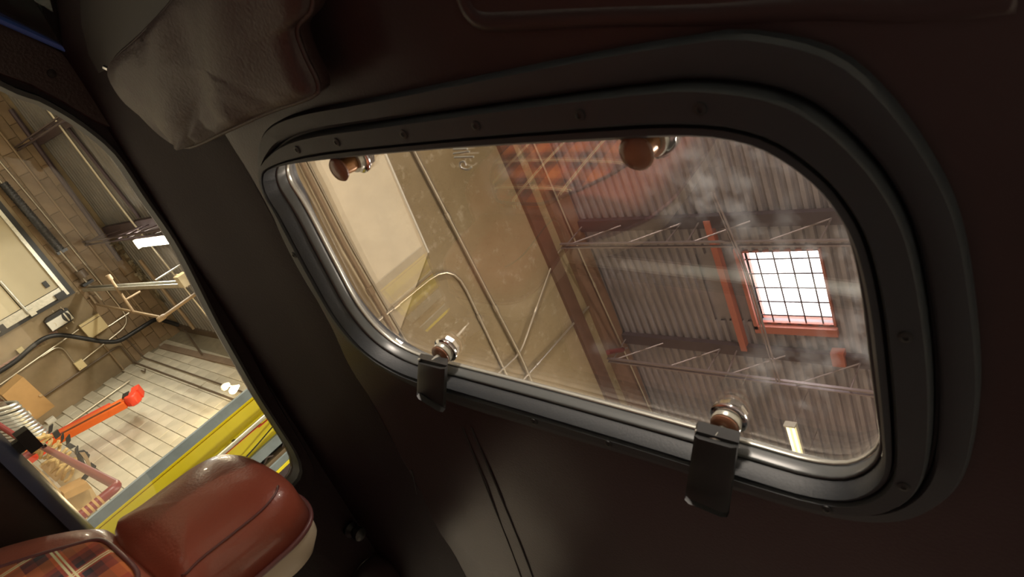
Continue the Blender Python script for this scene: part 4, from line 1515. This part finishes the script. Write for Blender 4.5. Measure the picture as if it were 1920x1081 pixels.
head = [(.0, .222), (.06, .22), (.098, .203), (.113, .165), (.112, .10), (.108, .06), (.115, .032), (.06, .018), (.0, .018)]
back = [(.0, .028), (.06, .028), (.116, .032), (.15, .015), (.20, -.025), (.245, -.07), (.27, -.14), (.275, -.3), (.262, -.52), (.2, -.58), (.1, -.59), (.0, -.59)]
st = [(.03, .0), (.012, .006), (.003, .018), (.0, .035), (.0, .075)]
for nm, half in (('headrest', head), ('backrest', back)):
    lp = seat_loops(half, st)
    V, F = loft(capped(lp, .012), cap0=True, cap1=True)
    part = clink(nm, V, F, M['vinyl'], seat, smooth='all')
    pl_ = seat_loops(half, [(-.001, .077)])[0]
    clink('piping', *tube(pl_, .0042, 6, closed=True), M['piping'], part, smooth='all')
    if nm == 'headrest':
        pl_ = [p + Vector((0, .001, 0)) for p in seat_loops(half, [(.012, .006)])[0] if p.x < SU - .06 and .04 < p.z < .197]
        pl_.sort(key=lambda p: p.z)
        clink('seam', *tube(pl_, .0016, 5), M['piping'], part, smooth='all')
    lp = seat_loops(half, [(.003, .076), (.001, .085), (.004, .11), (.02, .14), (.05, .152)])
    V, F = loft(lp, cap0=True, cap1=True)
    clink('back_shell', V, F, M['shell'], part, smooth='all', label='ivory back shell')
pl_half = [(.0, .014), (.04, .014), (.064, .010), (.086, -.012), (.125, -.052), (.165, -.10), (.188, -.16), (.195, -.36), (.18, -.44), (.09, -.45), (.0, -.45)]
lp = seat_loops(pl_half, [(.012, -.0135), (.003, -.012), (.0, -.006), (.0, .01)])
V, F = loft(capped(lp, .006), cap0=True, cap1=True)
pc_ = clink('plaid_panel', V, F, M['plaid'], seat, smooth='all', label='red and orange tartan cloth centre panel')
clink('panel_piping', *tube(seat_loops(pl_half, [(-.002, -.0085)])[0], .0034, 6, closed=True), M['piping'], pc_, smooth='all')
# cushion
cl = []
cpts = [(-.25, -.46), (-.27, -.3), (-.27, -.05), (-.24, .06), (.24, .06), (.27, -.05), (.27, -.3), (.25, -.46)]
base = spline([Vector((SU + a, b, 0)) for a, b in cpts], 4, True)
cc_ = sum(base, Vector()) / len(base)
for f_, w in ((.96, -.62), (1, -.6), (1, -.50), (.96, -.47), (.85, -.455), (.5, -.46), (.05, -.462)):
    cl.append([Vector((cc_.x + (p.x - cc_.x) * f_, cc_.y + (p.y - cc_.y) * f_, w)) for p in base])
V, F = loft(cl, cap0=True, cap1=True)
clink('cushion', V, F, M['vinyl'], seat, smooth='all')
clink('seat_base', *box2((SU - .22, -.45, -.75), (SU + .22, .0, -.6)), M['trim'], seat)
